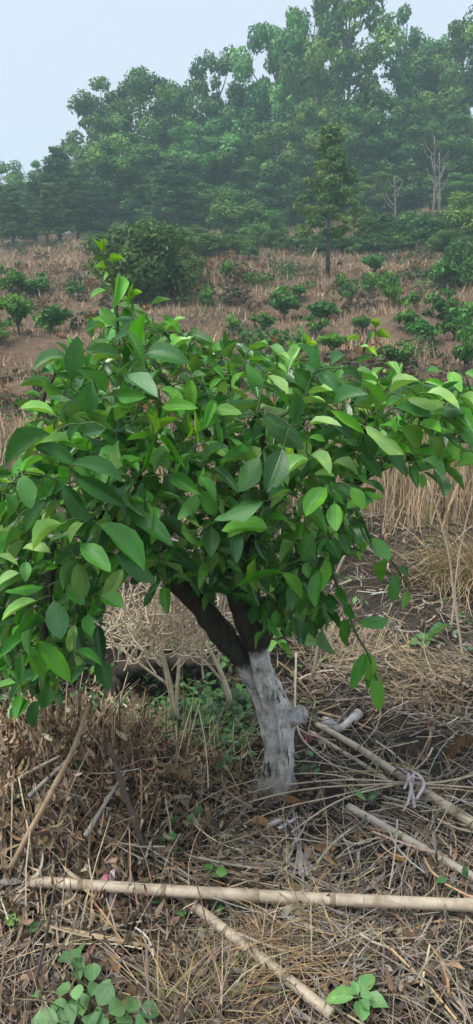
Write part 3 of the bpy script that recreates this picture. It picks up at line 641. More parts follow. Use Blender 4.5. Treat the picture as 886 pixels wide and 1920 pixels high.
SHAPES = [leaf_shape(0.9, 0.16, 0.05, 0), leaf_shape(1.2, 0.30, 0.08, 1, 0.10), leaf_shape(0.6, 0.06, 0.10, 2, -0.10), leaf_shape(1.5, 0.20, 0.06, 3),
          leaf_shape(0.7, 0.40, 0.07, 4, 0.06), leaf_shape(-0.4, 0.22, 0.12, 5), leaf_shape(1.0, -0.10, 0.09, 6, -0.06), leaf_shape(0.5, 0.26, 0.14, 0.5, 0.12, 0.85)]
LEAF_ME = []
for V, Fc, UV in SHAPES:
    me = fast_mesh('leaf', V, Fc, None, UV); me.materials.append(M_LEAF); LEAF_ME.append(me)
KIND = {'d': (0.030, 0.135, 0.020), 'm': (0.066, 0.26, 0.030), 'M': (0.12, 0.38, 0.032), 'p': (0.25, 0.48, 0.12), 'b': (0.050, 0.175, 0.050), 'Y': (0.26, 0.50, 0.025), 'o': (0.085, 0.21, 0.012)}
def leaf_matrix(b, t, w, nrm):
    a = t - b; L = np.linalg.norm(a); a = a / L; n = nrm - a * (nrm @ a); n /= np.linalg.norm(n) + 1e-9; s = np.cross(n, a)
    return np.stack([a * L, s * w, n * L], 1), L

LOBES = [  # px, py, Y centre, rx, ry (pixels), depth radius
    (110, 1000, 1.88, 210, 380, 0.34), (280, 720, 2.15, 230, 180, 0.42), (470, 850, 2.12, 230, 260, 0.46), (760, 790, 2.12, 240, 150, 0.42), (610, 970, 2.08, 150, 220, 0.36), (150, 780, 2.0, 180, 200, 0.36)]
def lobe_range(px, py):
    lo, hi, best, bd = 9, 0, None, 9
    for cx, cy, Y, rx, ry, rd in LOBES:
        d = ((px - cx) / rx) ** 2 + ((py - cy) / ry) ** 2
        if d < bd: bd, best = d, Y
        if d < 1: q = rd * math.sqrt(1 - d); lo = min(lo, Y - q); hi = max(hi, Y + q)
    return (lo, hi) if hi else (best - 0.05, best + 0.05)
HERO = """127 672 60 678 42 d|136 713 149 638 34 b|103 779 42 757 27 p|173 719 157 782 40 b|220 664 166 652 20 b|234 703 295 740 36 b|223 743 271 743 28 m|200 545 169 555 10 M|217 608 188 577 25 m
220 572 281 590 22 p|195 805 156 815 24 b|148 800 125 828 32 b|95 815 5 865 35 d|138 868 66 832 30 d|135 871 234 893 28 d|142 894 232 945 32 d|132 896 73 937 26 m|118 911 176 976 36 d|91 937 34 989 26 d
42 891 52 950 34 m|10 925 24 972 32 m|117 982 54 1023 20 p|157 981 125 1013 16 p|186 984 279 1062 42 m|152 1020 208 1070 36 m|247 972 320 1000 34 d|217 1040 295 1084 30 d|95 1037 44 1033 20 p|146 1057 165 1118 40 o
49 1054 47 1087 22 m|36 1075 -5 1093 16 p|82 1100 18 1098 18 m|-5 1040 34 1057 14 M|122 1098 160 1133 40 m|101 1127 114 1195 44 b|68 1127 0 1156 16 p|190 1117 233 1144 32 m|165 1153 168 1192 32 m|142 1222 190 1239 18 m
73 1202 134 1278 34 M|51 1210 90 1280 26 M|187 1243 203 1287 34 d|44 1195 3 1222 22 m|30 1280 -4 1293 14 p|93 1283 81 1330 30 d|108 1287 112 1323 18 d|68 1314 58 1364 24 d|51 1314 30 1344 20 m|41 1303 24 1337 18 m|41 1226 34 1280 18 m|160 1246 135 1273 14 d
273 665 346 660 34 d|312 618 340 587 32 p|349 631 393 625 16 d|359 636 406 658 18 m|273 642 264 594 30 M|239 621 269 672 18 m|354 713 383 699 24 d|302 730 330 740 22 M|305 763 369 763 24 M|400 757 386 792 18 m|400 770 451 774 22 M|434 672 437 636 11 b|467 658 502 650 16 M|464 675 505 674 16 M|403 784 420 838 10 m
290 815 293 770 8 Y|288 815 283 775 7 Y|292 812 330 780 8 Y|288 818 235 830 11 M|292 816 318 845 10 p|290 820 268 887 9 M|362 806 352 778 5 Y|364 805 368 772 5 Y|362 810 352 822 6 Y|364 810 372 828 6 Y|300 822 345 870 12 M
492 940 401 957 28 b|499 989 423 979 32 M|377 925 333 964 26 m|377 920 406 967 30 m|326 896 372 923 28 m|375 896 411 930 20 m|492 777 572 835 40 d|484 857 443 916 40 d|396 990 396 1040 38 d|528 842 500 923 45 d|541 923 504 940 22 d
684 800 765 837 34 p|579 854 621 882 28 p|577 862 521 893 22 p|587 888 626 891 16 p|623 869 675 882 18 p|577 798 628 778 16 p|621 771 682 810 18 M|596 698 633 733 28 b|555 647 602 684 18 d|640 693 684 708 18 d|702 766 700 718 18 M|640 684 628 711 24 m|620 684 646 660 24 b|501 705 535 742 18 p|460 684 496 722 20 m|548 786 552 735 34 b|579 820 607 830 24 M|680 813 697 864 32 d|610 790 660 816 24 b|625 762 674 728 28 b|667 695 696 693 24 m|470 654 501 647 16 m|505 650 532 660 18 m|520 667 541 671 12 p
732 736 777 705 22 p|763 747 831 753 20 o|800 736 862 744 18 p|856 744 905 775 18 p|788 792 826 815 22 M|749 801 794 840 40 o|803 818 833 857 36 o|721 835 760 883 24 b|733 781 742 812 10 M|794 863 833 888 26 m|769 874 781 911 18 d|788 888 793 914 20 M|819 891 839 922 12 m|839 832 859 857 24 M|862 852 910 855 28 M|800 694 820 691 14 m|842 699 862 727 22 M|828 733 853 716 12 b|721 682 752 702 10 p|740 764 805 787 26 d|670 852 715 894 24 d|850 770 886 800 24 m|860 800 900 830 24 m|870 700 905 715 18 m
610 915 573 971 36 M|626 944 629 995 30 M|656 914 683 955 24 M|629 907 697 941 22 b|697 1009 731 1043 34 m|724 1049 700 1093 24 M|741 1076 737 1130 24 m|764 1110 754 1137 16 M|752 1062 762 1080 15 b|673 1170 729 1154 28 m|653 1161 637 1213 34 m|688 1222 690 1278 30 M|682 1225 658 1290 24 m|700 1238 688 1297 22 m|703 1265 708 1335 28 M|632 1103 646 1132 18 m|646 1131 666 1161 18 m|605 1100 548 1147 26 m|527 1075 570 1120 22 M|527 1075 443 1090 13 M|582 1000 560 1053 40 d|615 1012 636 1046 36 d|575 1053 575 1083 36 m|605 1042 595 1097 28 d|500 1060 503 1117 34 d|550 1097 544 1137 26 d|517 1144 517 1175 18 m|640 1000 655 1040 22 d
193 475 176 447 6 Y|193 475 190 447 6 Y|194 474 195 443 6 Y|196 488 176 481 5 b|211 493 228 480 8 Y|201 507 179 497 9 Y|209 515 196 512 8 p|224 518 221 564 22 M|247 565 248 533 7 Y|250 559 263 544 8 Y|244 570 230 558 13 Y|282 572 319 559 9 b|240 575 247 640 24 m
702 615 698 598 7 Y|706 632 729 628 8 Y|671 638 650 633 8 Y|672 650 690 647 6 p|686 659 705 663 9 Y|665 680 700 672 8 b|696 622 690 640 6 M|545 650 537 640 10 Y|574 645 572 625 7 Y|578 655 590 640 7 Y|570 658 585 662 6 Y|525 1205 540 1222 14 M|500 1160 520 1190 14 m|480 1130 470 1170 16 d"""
LEAVES = []   # base, tip, width, normal, colour, shape, hero?
def add_leaf(b, t, w, nrm, kind, shape, hero):
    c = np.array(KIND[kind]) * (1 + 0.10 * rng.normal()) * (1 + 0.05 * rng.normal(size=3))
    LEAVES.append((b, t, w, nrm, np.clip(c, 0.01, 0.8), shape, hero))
for item in HERO.replace('\n', '|').split('|'):
    q = item.split(); bx, by, tx, ty, w = map(float, q[:5]); k = q[5]
    Y = lobe_range((bx + tx) / 2, (by + ty) / 2)[0] + rng.normal() * 0.015
    if by < 580 or k == 'Y' and by < 700: Y = 2.12
    if bx > 600 and by > 1040: Y = 2.0
    if k == 'Y' and by > 760: Y -= 0.06
    b = at(bx, by, Y + 0.01); t = at(tx, ty, Y - 0.02 + rng.normal() * 0.02)
    view = CAMP - b; view /= np.linalg.norm(view); a = t - b; L = np.linalg.norm(a); a /= L
    nrm = 0.75 * view + np.array([0, 0, 0.65]) + 0.22 * rng.normal(size=3)
    if k == 'p': nrm = 0.35 * view + np.array([0, 0, 0.9])
    n = nrm - a * (nrm @ a); n /= np.linalg.norm(n); s = np.cross(n, a); s2 = s - view * (s @ view)
    wm = w * Y / 0.98 / F / max(0.45, np.linalg.norm(s2))
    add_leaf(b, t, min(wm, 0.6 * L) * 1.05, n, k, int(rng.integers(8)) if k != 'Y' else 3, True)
HERO_N = len(LEAVES)

POLY = np.array([(150, 650), (215, 590), (290, 590), (335, 600), (400, 650), (450, 668), (520, 655), (600, 675), (650, 690), (700, 705), (780, 715), (850, 715), (930, 735), (980, 800), (930, 840), (840, 880), (790, 890), (740, 875), (690, 890), (675, 960), (695, 1020), (670, 1050), (630, 1050), (620, 1110), (595, 1150), (540, 1205), (505, 1190), (480, 1150), (450, 1120), (395, 1120), (345, 1090), (300, 1095), (230, 1080), (200, 1160), (170, 1240), (110, 1280), (75, 1320), (35, 1310), (0, 1270), (-60, 1200), (-80, 1000), (-40, 890), (20, 875), (75, 810), (70, 710), (95, 670)], float)
def inside(px, py):
    x, y = POLY[:, 0], POLY[:, 1]; x2, y2 = np.roll(x, -1), np.roll(y, -1)
    c = ((y > py) != (y2 > py)) & (px < (x2 - x) * (py - y) / (y2 - y + 1e-9) + x); return c.sum() % 2 == 1
FILL = 2700; n_try = 0; cnt = 0
while cnt < FILL and n_try < 40000:
    n_try += 1
    px, py = rng.random() * 1060 - 80, 590 + rng.random() * 740
    if not inside(px, py): continue
    if 325 < px < 375 and 960 < py < 1020 and rng.random() < 0.7: continue
    lo, hi = lobe_range(px, py); u = rng.random() ** 0.9; Y = lo + 0.06 + (hi - lo) * u * 0.95
    b = at(px, py, Y); out = np.array([px - 430, 0, -(py - 900)]) / 350; out[1] = (Y - 2.1) * 2.5
    d = 0.7 * out + rng.normal(size=3) * 0.6 + np.array([0, -0.10, -0.22]); d /= np.linalg.norm(d)
    L = 0.045 + 0.055 * rng.random() ** 1.2; nrm = np.array([0, -0.30, 0.85]) + rng.normal(size=3) * 0.42
    tx_, ty_ = project(b + d * L)
    if not inside(tx_, ty_) and rng.random() < 0.8: continue
    k = rng.choice(list('dmMbpoY'), p=[0.38, 0.26, 0.14, 0.09, 0.07, 0.05, 0.01])  # pale kinds weighted up to put crown highlights into the leaf colours
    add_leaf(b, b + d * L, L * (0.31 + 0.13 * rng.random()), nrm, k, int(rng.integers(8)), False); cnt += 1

for q in range(130):      # small shoots hanging round the fork and under the limbs
    px, py = (490 + rng.random() * 125, 1060 + rng.random() * 125) if q % 5 < 3 else (280 + rng.random() * 170, 1000 + rng.random() * 105)
    b = at(px, py, 2.16 + 0.22 * rng.random()); d = rng.normal(size=3) * 0.6 + np.array([0.1, -0.25, -0.5]); d /= np.linalg.norm(d); L = 0.045 + 0.05 * rng.random()
    add_leaf(b, b + d * L, L * (0.32 + 0.12 * rng.random()), np.array([0, -0.4, 0.8]) + rng.normal(size=3) * 0.4, rng.choice(list('dmMb'), p=[0.5, 0.3, 0.1, 0.1]), int(rng.integers(8)), False)
def limb(pts, n=30): return spline([at(*p) for p in pts], n)
fork = (508, 1350, 2.34)
LIMBS = [  # points (px, py, Y), radii in metres from base to tip, name
    ([(508, 1395, 2.39), (490, 1320, 2.40), (470, 1272, 2.40), (446, 1226, 2.38), (412, 1182, 2.35), (375, 1135, 2.30), (310, 1070, 2.2), (275, 970, 2.15), (245, 850, 2.12), (230, 740, 2.12)], (0.040, 0.009), 'limb'),
    ([(478, 1210, 2.35), (445, 1120, 2.34), (428, 1020, 2.3), (420, 900, 2.25), (412, 800, 2.22), (400, 720, 2.2)], (0.038, 0.008), 'limb'),
    ([(484, 1215, 2.36), (520, 1120, 2.38), (580, 1010, 2.34), (650, 910, 2.28), (730, 860, 2.22), (800, 830, 2.18), (880, 790, 2.12)], (0.026, 0.006), 'limb'),
    ([(436, 1070, 2.32), (490, 970, 2.2), (540, 860, 2.1), (570, 770, 2.08), (600, 700, 2.1)], (0.020, 0.005), 'branch'),
    ([(345, 1105, 2.26), (240, 1000, 2.05), (150, 960, 1.88), (100, 1050, 1.8), (85, 1180, 1.76), (70, 1300, 1.76)], (0.020, 0.004), 'branch'),
    ([(290, 1010, 2.17), (200, 900, 2.05), (120, 830, 1.95), (80, 760, 1.95), (105, 700, 1.98)], (0.014, 0.004), 'branch'),
    ([(236, 780, 2.12), (228, 700, 2.12), (221, 634, 2.12), (214, 537, 2.12), (203, 506, 2.12), (193, 470, 2.12)], (0.008, 0.002), 'branch'),
    ([(598, 990, 2.33), (650, 1000, 2.15), (700, 1010, 2.05), (735, 1055, 2.0), (770, 1110, 2.0)], (0.006, 0.0016), 'branch'),
    ([(560, 1050, 2.35), (610, 1060, 2.15), (640, 1120, 2.02), (665, 1185, 2.0), (690, 1230, 2.0), (705, 1275, 2.0)], (0.0055, 0.0018), 'branch'),
    ([(424, 960, 2.28), (480, 860, 2.0), (500, 800, 1.85), (560, 760, 1.8)], (0.012, 0.003), 'branch'),
    ([(690, 880, 2.25), (680, 790, 2.1), (672, 720, 2.1), (680, 660, 2.12), (696, 618, 2.12)], (0.009, 0.002), 'branch'),
    ([(415, 850, 2.23), (350, 760, 2.1), (300, 700, 1.98), (255, 600, 2.08), (248, 560, 2.12)], (0.010, 0.002), 'branch'),
    ([(570, 770, 2.08), (578, 700, 2.1), (574, 650, 2.12)], (0.006, 0.002), 'branch'),
    ([(505, 950, 2.2), (495, 930, 1.86), (505, 900, 1.8), (525, 850, 1.78), (535, 830, 1.78)], (0.006, 0.003), 'branch'),
    ([(180, 940, 1.94), (60, 930, 1.75), (0, 1000, 1.72), (-30, 1080, 1.74)], (0.009, 0.003), 'branch'),
    ([(760, 845, 2.2), (790, 780, 1.95), (830, 760, 1.9), (900, 760, 1.9)], (0.008, 0.003), 'branch'),
]
tree_base = ground(515, 1475)
CT = empty('citrus_tree', tree_base); base_v = Vector(tree_base)
tag(CT, 'leafy citrus tree with whitewashed lower trunk on the straw covered ground', 'tree')
def under(o): o.parent = CT; o.matrix_parent_inverse = Matrix.Translation(-base_v); return o

def build_trunk():
    pts = [at(513, 1500, 2.36), at(515, 1470, 2.36), at(521, 1430, 2.36), at(523, 1390, 2.36), at(520, 1345, 2.36), at(506, 1300, 2.36), at(490, 1255, 2.36), at(478, 1205, 2.35), at(462, 1160, 2.34)]
    P = spline(pts, 56); n = 40; T, Nn, B = frame_along(P); s = np.linspace(0, 1, len(P))
    rad = np.interp(s, [0, 0.1, 0.22, 0.36, 0.5, 0.62, 0.75, 0.87, 1], [0.098, 0.076, 0.050, 0.046, 0.048, 0.042, 0.031, 0.032, 0.034])
    a = np.linspace(0, 2 * np.pi, n, endpoint=False)
    # angle measured so that direction -x (left, slightly towards the viewer) carries the groove
    dirs = np.cos(a)[None, :, None] * Nn[:, None] + np.sin(a)[None, :, None] * B[:, None]
    gd = np.array([-0.55, -0.83, 0]); c = dirs @ gd
    groove = -0.62 * np.exp(-((1 - c) / 0.09) ** 2) * (sstep(0.12, 0.22, s) * (1 - sstep(0.62, 0.78, s)))[:, None]
    rid = 0.05 * np.sin(a * 5 + 0.6)[None] + 0.05 * np.sin(a[None] * 9 + s[:, None] * 9) + 0.03 * np.sin(a[None] * 17 + s[:, None] * 23)
    flare = 0.22 * np.sin(a * 4 + 1)[None] * (1 - sstep(0.0, 0.2, s))[:, None]
    knot = 0.25 * np.exp(-((s[:, None] - 0.50) / 0.05) ** 2) * np.exp(-((1 - dirs @ np.array([0.95, -0.3, 0])) / 0.25) ** 2)
    rr = rad[:, None] * (1 + groove + rid + flare + knot + 0.025 * rng.normal(size=(len(P), n)))
    V = (P[:, None] + rr[..., None] * dirs).reshape(-1, 3); i = np.arange(len(P) - 1)[:, None] * n; j = np.arange(n)[None]
    Fc = np.stack([i + j, i + (j + 1) % n, i + n + (j + 1) % n, i + n + j], -1).reshape(-1, 4)
    o = under(link('trunk', fast_mesh('trunk', V, Fc), None, M_TRUNK)); o['label'] = 'whitewashed lower trunk with a vertical groove'
    # cut stub on the right side
    q0, q1 = at(530, 1350, 2.36), at(566, 1338, 2.31)
    st = under(tube('pruned_stub', np.array([q0, (q0 + q1) / 2, q1]), [0.036, 0.028, 0.027], M_WHITEWOOD, None, 14, 0.06, 3)); st['label'] = 'grey sawn side stub'
build_trunk()
SK = []; SKO = []
for k, (pts, (r0, r1), nm) in enumerate(LIMBS):
    P = limb(pts, 36 if k < 3 else 24); s = np.linspace(0, 1, len(P))
    rads = r1 + (r0 - r1) * (1 - s ** 1.6)
    if k == 0: rads = np.interp(s, [0, 0.12, 0.25, 0.42, 0.6, 0.8, 1], [0.026, 0.024, 0.028, 0.042, 0.034, 0.018, 0.008])
    if k < 3: P = P + np.cumsum(rng.normal(size=P.shape) * 0.0012, 0)
    SKO.append(under(tube(nm, P, rads, M_LIMB if k == 0 else M_BARK if k < 6 else M_TWIG, None, 14 if k < 3 else 8, 0.05, k)))
    SK.append(P)
# twigs: every leaf base joins the nearest wood, near ones first, so that shoots chain up
nodes = np.vstack([np.vstack([P[i] + (P[i + 1] - P[i]) * f for i in range(len(P) - 1) for f in (0, 0.5)]) for P in SK])
order = sorted(range(len(LEAVES)), key=lambda i: np.min(np.sum((nodes - LEAVES[i][0]) ** 2, 1)))
tw = []
for i in order:
    b, t, *_ = LEAVES[i]; a = (t - b); L = np.linalg.norm(a); p = b - a * 0.14
    d = np.sum((nodes - p) ** 2, 1); j = int(np.argmin(d)); q = nodes[j]; dist = math.sqrt(d[j])
    if dist < 0.004: continue
    midp = (p + q) / 2 + np.array([0, 0, 0.10 * dist]) + rng.normal(size=3) * 0.04 * dist
    C_ = spline([q, midp, p], 4); r = 0.0011 + min(0.0022, 0.008 * dist)
    tw.append(tube_data(C_, np.linspace(r * 1.3, 0.0011, len(C_)), 4, False)); nodes = np.vstack([nodes, C_[1:]])
under(tag(link('twig_mass', mesh_tris_quads('twig_mass', *join_data(tw)), None, M_TWIG), kind='stuff'))
# leaves: the 300 that show largest are parts of their own, the rest one mass
area = [(1e3 if L[6] else 0) + (0.3 if True else 0) * np.linalg.norm(L[1] - L[0]) * L[2] / (L[0][1] ** 4) for L in LEAVES]
big = set(np.argsort(area)[::-1][:300].tolist()); Vs, Fs, Cs, Us, off = [], [], [], [], 0
for i, (b, t, w, nrm, c, sh, hero) in enumerate(LEAVES):
    Mx, L = leaf_matrix(b, t, w, nrm)
    if i in big:
        o = bpy.data.objects.new('leaf', LEAF_ME[sh]); COL.objects.link(o)
        m4 = Matrix.Identity(4)
        for r_ in range(3):
            for c_ in range(3): m4[r_][c_] = Mx[r_, c_]
            m4[r_][3] = b[r_]
        j = int(np.argmin([np.min(np.sum((P - b) ** 2, 1)) for P in SK])); o.parent = SKO[j]; o.matrix_basis = m4; o.color = (*c, 1)
    else:
        V, Fc, UV = SHAPES[sh]; Vs.append(V @ Mx.T + b); Fs.append(Fc + off); Us.append(UV); Cs.append(np.repeat(c[None], len(V), 0)); off += len(V)
under(tag(link('foliage', fast_mesh('foliage', np.vstack(Vs), np.vstack(Fs), np.vstack(Cs), np.vstack(Us)), None, M_LEAFS), kind='stuff'))
def ball(name, p, r, m, par=None):
    a = np.linspace(0, np.pi, 9); P = np.stack([np.zeros(9), np.zeros(9), -np.cos(a) * r], -1) + p
    return tube(name, P, np.maximum(np.sin(a) * r, 1e-4), m, par, 12, 0, 0, False)
under(ball('fruitlet', at(114, 795, 1.70), 0.006, M_FRUIT)); under(ball('fruitlet', at(720, 697, 2.0), 0.005, M_FRUIT))

# ================================================================== BAMBOO POLES
def pole(pix, r_px, lift, nodes_px, label, m=M_BAMBOO, r_end=None, name='bamboo_pole'):
    pts = []
    for k, (px, py) in enumerate(pix):
        g = ground(px, py); s = np.linalg.norm(g - CAMP) / F; r = r_px * s; l = lift[k] if isinstance(lift, (list, tuple)) else lift
        pts.append(g + np.array([0, 0, r * 0.75 + l]))
    pts = np.array(pts); tt = np.concatenate([[0], np.cumsum(np.linalg.norm(np.diff(pts[:, :2], axis=0), axis=1))]); tt /= tt[-1]
    fit = np.polyfit(tt, pts, 1); line = tt[:, None] * fit[0] + fit[1]; pts = line + 0.30 * (pts - line)
    P = spline(pts, 40); d = np.linalg.norm(np.mean(P, 0) - CAMP) / F; s = np.linspace(0, 1, len(P))
    rad = 0.78 * d * (r_px + ((r_end or r_px) - r_px) * s)
    o = Vector(P[0]); e = empty(name, o); tag(e, label, 'bamboo pole')
    px_, _ = project(P); rr = rad.copy()
    # culm with plain capped ends
    V, Fc = tube_data(P - P[0], rr, 16, True, 0.012, 5); c = link('culm', mesh_tris_quads('culm', V, Fc), e, m)
    for nx in nodes_px:
        j = int(np.clip(np.argmin(np.abs(px_ - nx)), 1, len(P) - 2)); T = P[j + 1] - P[j - 1]; T /= np.linalg.norm(T); q = P[j] - P[0]; r = rad[j]
        prof = [(-0.55, 1.0), (-0.28, 1.04), (-0.10, 1.13), (0.0, 1.08), (0.10, 1.12), (0.3, 1.03), (0.5, 1.0)]
        PP = np.array([q + T * r * z for z, _ in prof]); V, Fc = tube_data(PP, [r * k_ for _, k_ in prof], 16, False); link('node', mesh_tris_quads('node', V, Fc), c, M_NODE)
    # dark disc standing in for the shade inside the hollow cut end
    T = P[1] - P[0]; T /= np.linalg.norm(T); V, Fc = tube_data(np.array([-T * 0.0015, T * 0.002]), [rad[0] * 0.55, rad[0] * 0.55], 12, True); link('hollow_end_shade', mesh_tris_quads('hollow_end_shade', V, Fc), c, M_STALKD)
    return e
pole([(62, 1690), (200, 1704), (310, 1716), (480, 1727), (650, 1735), (790, 1737), (940, 1738)], 12.0, 0.056, [160, 312, 480, 616, 884], 'long pale bamboo pole lying over another, a ribbon on it', r_end=13)
pole([(322, 1690), (400, 1748), (500, 1828), (620, 1930)], 11.5, 0.024, [375, 425, 535], 'short bamboo pole passing under the long pale pole')
pole([(588, 1374), (680, 1415), (760, 1478), (800, 1504), (860, 1546), (920, 1586)], 7.0, 0.02, [680, 745, 858], 'bamboo pole tied with pink ribbon beside the trunk', r_end=13)
pole([(577, 1376), (640, 1412), (700, 1450), (752, 1488)], 5.5, 0.0, [690], 'thin bamboo cane alongside the ribbon tied pole')
pole([(652, 1530), (760, 1590), (850, 1643), (930, 1690)], 9.0, 0.02, [757], 'grey bamboo pole half sunk in straw between the other poles', M_BAMBOO2)

# fallen whitewashed branch piece
def cut_piece():
    a, b, c = ground(602, 1372), ground(636, 1374), ground(672, 1356); e = empty('cut_branch_piece', a)
    P = spline([a - a + (0, 0, 0.03), b - a + np.array([0, 0, 0.018]), c - a + np.array([0, 0, 0.045])], 12)
    tube('wood', P, np.interp(np.linspace(0, 1, len(P)), [0, 0.25, 0.5, 1], [0.036, 0.030, 0.016, 0.020]), M_WHITEWOOD, e, 14, 0.07, 2)
    T = P[-1] - P[-2]; T /= np.linalg.norm(T); V, Fc = tube_data(np.array([P[-1] + T * 0.001, P[-1] + T * 0.004]), [0.0185, 0.0175], 14, True); link('sawn_end', mesh_tris_quads('sawn_end', V, Fc), e, M_CUT)
    tag(e, 'short whitewashed cut branch piece on the litter beside the trunk', 'cut branch')
cut_piece()

# ------------------------------------------------------------------ sticks and stalks
def stick(name, pix, r_px, lift, label, m, catg='stick', group=None, parent=None, r_end=0.5, plane=None):
    pts = []
    for k, (px, py) in enumerate(pix):
        if plane is None: g = ground(px, py)
        else: g = at(px, py, plane)
        l = lift[k] if isinstance(lift, (list, tuple)) else lift
        pts.append(g + np.array([0, 0, l]))
    P = spline(pts, 18); d = np.mean(np.linalg.norm(P - CAMP, axis=1)) / F; s = np.linspace(0, 1, len(P))
    V, Fc = tube_data(P - P[0] if parent is None else P - np.array(parent.location), np.maximum(d * r_px * (1 - (1 - r_end) * s), 0.0008), 6, True, 0.06, 1)
    o = link(name, mesh_tris_quads(name, V, Fc), parent, m)
    if parent is None: o.location = P[0]; tag(o, label, catg, group)
    return o
br = empty('dry_branch', ground(886, 1490)); tag(br, 'long dry branch with straw coloured prongs fanning in front of the trunk', 'dry branch')
for pix, r in [([(900, 1472), (820, 1492), (700, 1496), (560, 1502), (420, 1535), (335, 1610)], 4.5), ([(890, 1500), (760, 1493), (640, 1487), (490, 1500), (390, 1540), (310, 1625)], 4), ([(740, 1490), (660, 1468), (580, 1452), (470, 1448)], 3),
               ([(745, 1492), (650, 1520), (570, 1568), (450, 1665)], 4), ([(690, 1490), (600, 1475), (500, 1482), (400, 1510), (330, 1555)], 3), ([(720, 1492), (620, 1520), (520, 1545), (380, 1600)], 3), ([(800, 1500), (850, 1505), (900, 1512)], 3)]:
    stick('prong', pix, r * 0.52, [0.045, 0.05, 0.05, 0.04, 0.025, 0.012][:len(pix)], None, M_PALE, parent=br)
stick('dry_stalk', [(-12, 1690), (40, 1590), (95, 1490), (140, 1400), (166, 1322)], 6.0, 0.0, 'thick tan stalk leaning over the dead weed heap', M_STALK, 'stalk', plane=1.85, r_end=0.6)
stick('dry_stalk', [(-5, 1560), (60, 1515), (120, 1482)], 4.5, 0.12, 'pale short stalk crossing the thick leaning stalk', M_PALE, 'stalk')
stick('dark_stick', [(285, 1650), (262, 1570), (232, 1480), (205, 1395)], 6.5, 0.0, 'dark weathered stick rising from the dead weed heap', M_STALKD, 'stick', plane=1.95, r_end=0.6)
stick('grey_stick', [(165, 1650), (205, 1580), (240, 1520)], 4.5, 0.14, 'pale grey stick lying steeply in the dead weeds', M_GREYTWIG)
stick('grey_stick', [(60, 1580), (120, 1520), (150, 1490)], 4, 0.15, 'short grey stick lying on top of the dead weed heap', M_GREYTWIG)
stick('tan_stick', [(-10, 1746), (90, 1755), (200, 1778), (320, 1802)], 5.0, 0.03, 'long tan stick lying in front of the long bamboo pole', M_STALK, r_end=0.7)
stick('dark_stalk', [(45, 1930), (70, 1830), (90, 1740), (103, 1660)], 3.5, 0.0, 'thin brown stalk standing before the end of the long pole', M_STALKD, 'stalk', plane=1.45)
stick('dry_stalk', [(868, 1240), (850, 1120), (838, 1030), (800, 900)], 2.6, 0.0, 'tall thin straw stalk leaning over the bank', M_PALE, 'stalk', plane=3.4, r_end=0.4)
stick('dry_stalk', [(845, 1180), (858, 1050), (884, 930)], 2.0, 0.0, 'fine straw stalk crossing the tall leaning one', M_PALE, 'stalk', plane=3.6, r_end=0.4)
stick('dry_stalk', [(585, 1270), (600, 1190), (625, 1090), (645, 1040)], 3.2, 0.0, 'pale straight stalk standing behind the drooping leaves', M_PALE, 'stalk', plane=2.9, r_end=0.7)
stick('dry_stalk', [(552, 1330), (553, 1400), (585, 1430), (640, 1460), (690, 1492)], 2.4, [0.25, 0.10, 0.05, 0.03, 0.02], 'thin curved straw bending down beside the cut stub', M_PALE, 'stalk')
LT = 'thin grey twig lying on the straw litter among the bamboo poles'
for k in range(26):
    px, py = 430 + rng.random() * 440, 1540 + rng.random() * 330; a = rng.normal() * 0.9 + (2.3 if rng.random() < 0.6 else 0.3); l = 70 + 110 * rng.random()
    q = [(px, py), (px + math.cos(a) * l * 0.5 + rng.normal() * 5, py + math.sin(a) * l * 0.35), (px + math.cos(a) * l, py + math.sin(a) * l * 0.7)]
    stick('fallen_twig', q, 2.0 + 1.6 * rng.random(), 0.02, LT, M_GREYTWIG, 'twig', 'grey twigs among the poles')
LT2 = 'thin brown twig lying on the litter around the trunk'
for k in range(26):
    px, py = rng.random() * 886, 1290 + rng.random() * 230
    if 440 < px < 580: continue
    a = rng.random() * 3.14; l = 60 + 100 * rng.random()
    stick('fallen_twig', [(px, py), (px + math.cos(a) * l * 0.5, py + math.sin(a) * l * 0.2), (px + math.cos(a) * l, py + math.sin(a) * l * 0.5)], 1.8 + 1.4 * rng.random(), 0.025, LT2, M_STALK if k % 3 else M_STALKD, 'twig', 'brown twigs around the trunk')
fr = empty('frayed_stalk', ground(562, 1655)); tag(fr, 'frayed grey dead stalk splayed on the ground between trunk and long pole', 'dead stalk')
for pix in ([(562, 1660), (556, 1600), (548, 1535)], [(566, 1655), (560, 1590), (553, 1540)], [(575, 1660), (565, 1620), (545, 1570)], [(548, 1665), (556, 1620), (560, 1560)], [(590, 1650), (572, 1630), (556, 1600)], [(530, 1640), (545, 1615), (552, 1585)], [(568, 1720), (566, 1660), (558, 1600)]):
    stick('fibre', pix, 3.0, 0.03, None, M_GREYTWIG, parent=fr)

def log():
    pts = [ground(200, 1345) + np.array([0, 0, 0.0]), ground(222, 1285) + np.array([0, 0, 0.04]), at(262, 1248, 3.12), at(330, 1240, 3.2), at(410, 1250, 3.22)]
    P = spline(pts, 30); b = P[0]; P = P + rng.normal(size=P.shape) * 0.004
    o = link('dark_log', mesh_tris_quads('dark_log', *tube_data(P - b, np.interp(np.linspace(0, 1, len(P)), [0, 0.4, 1], [0.034, 0.04, 0.025]), 14, True, 0.08, 4)), None, M_BARK); o.location = b
    tag(o, 'dark curved old log edging the hollow behind the hanging leaves', 'log')
log()

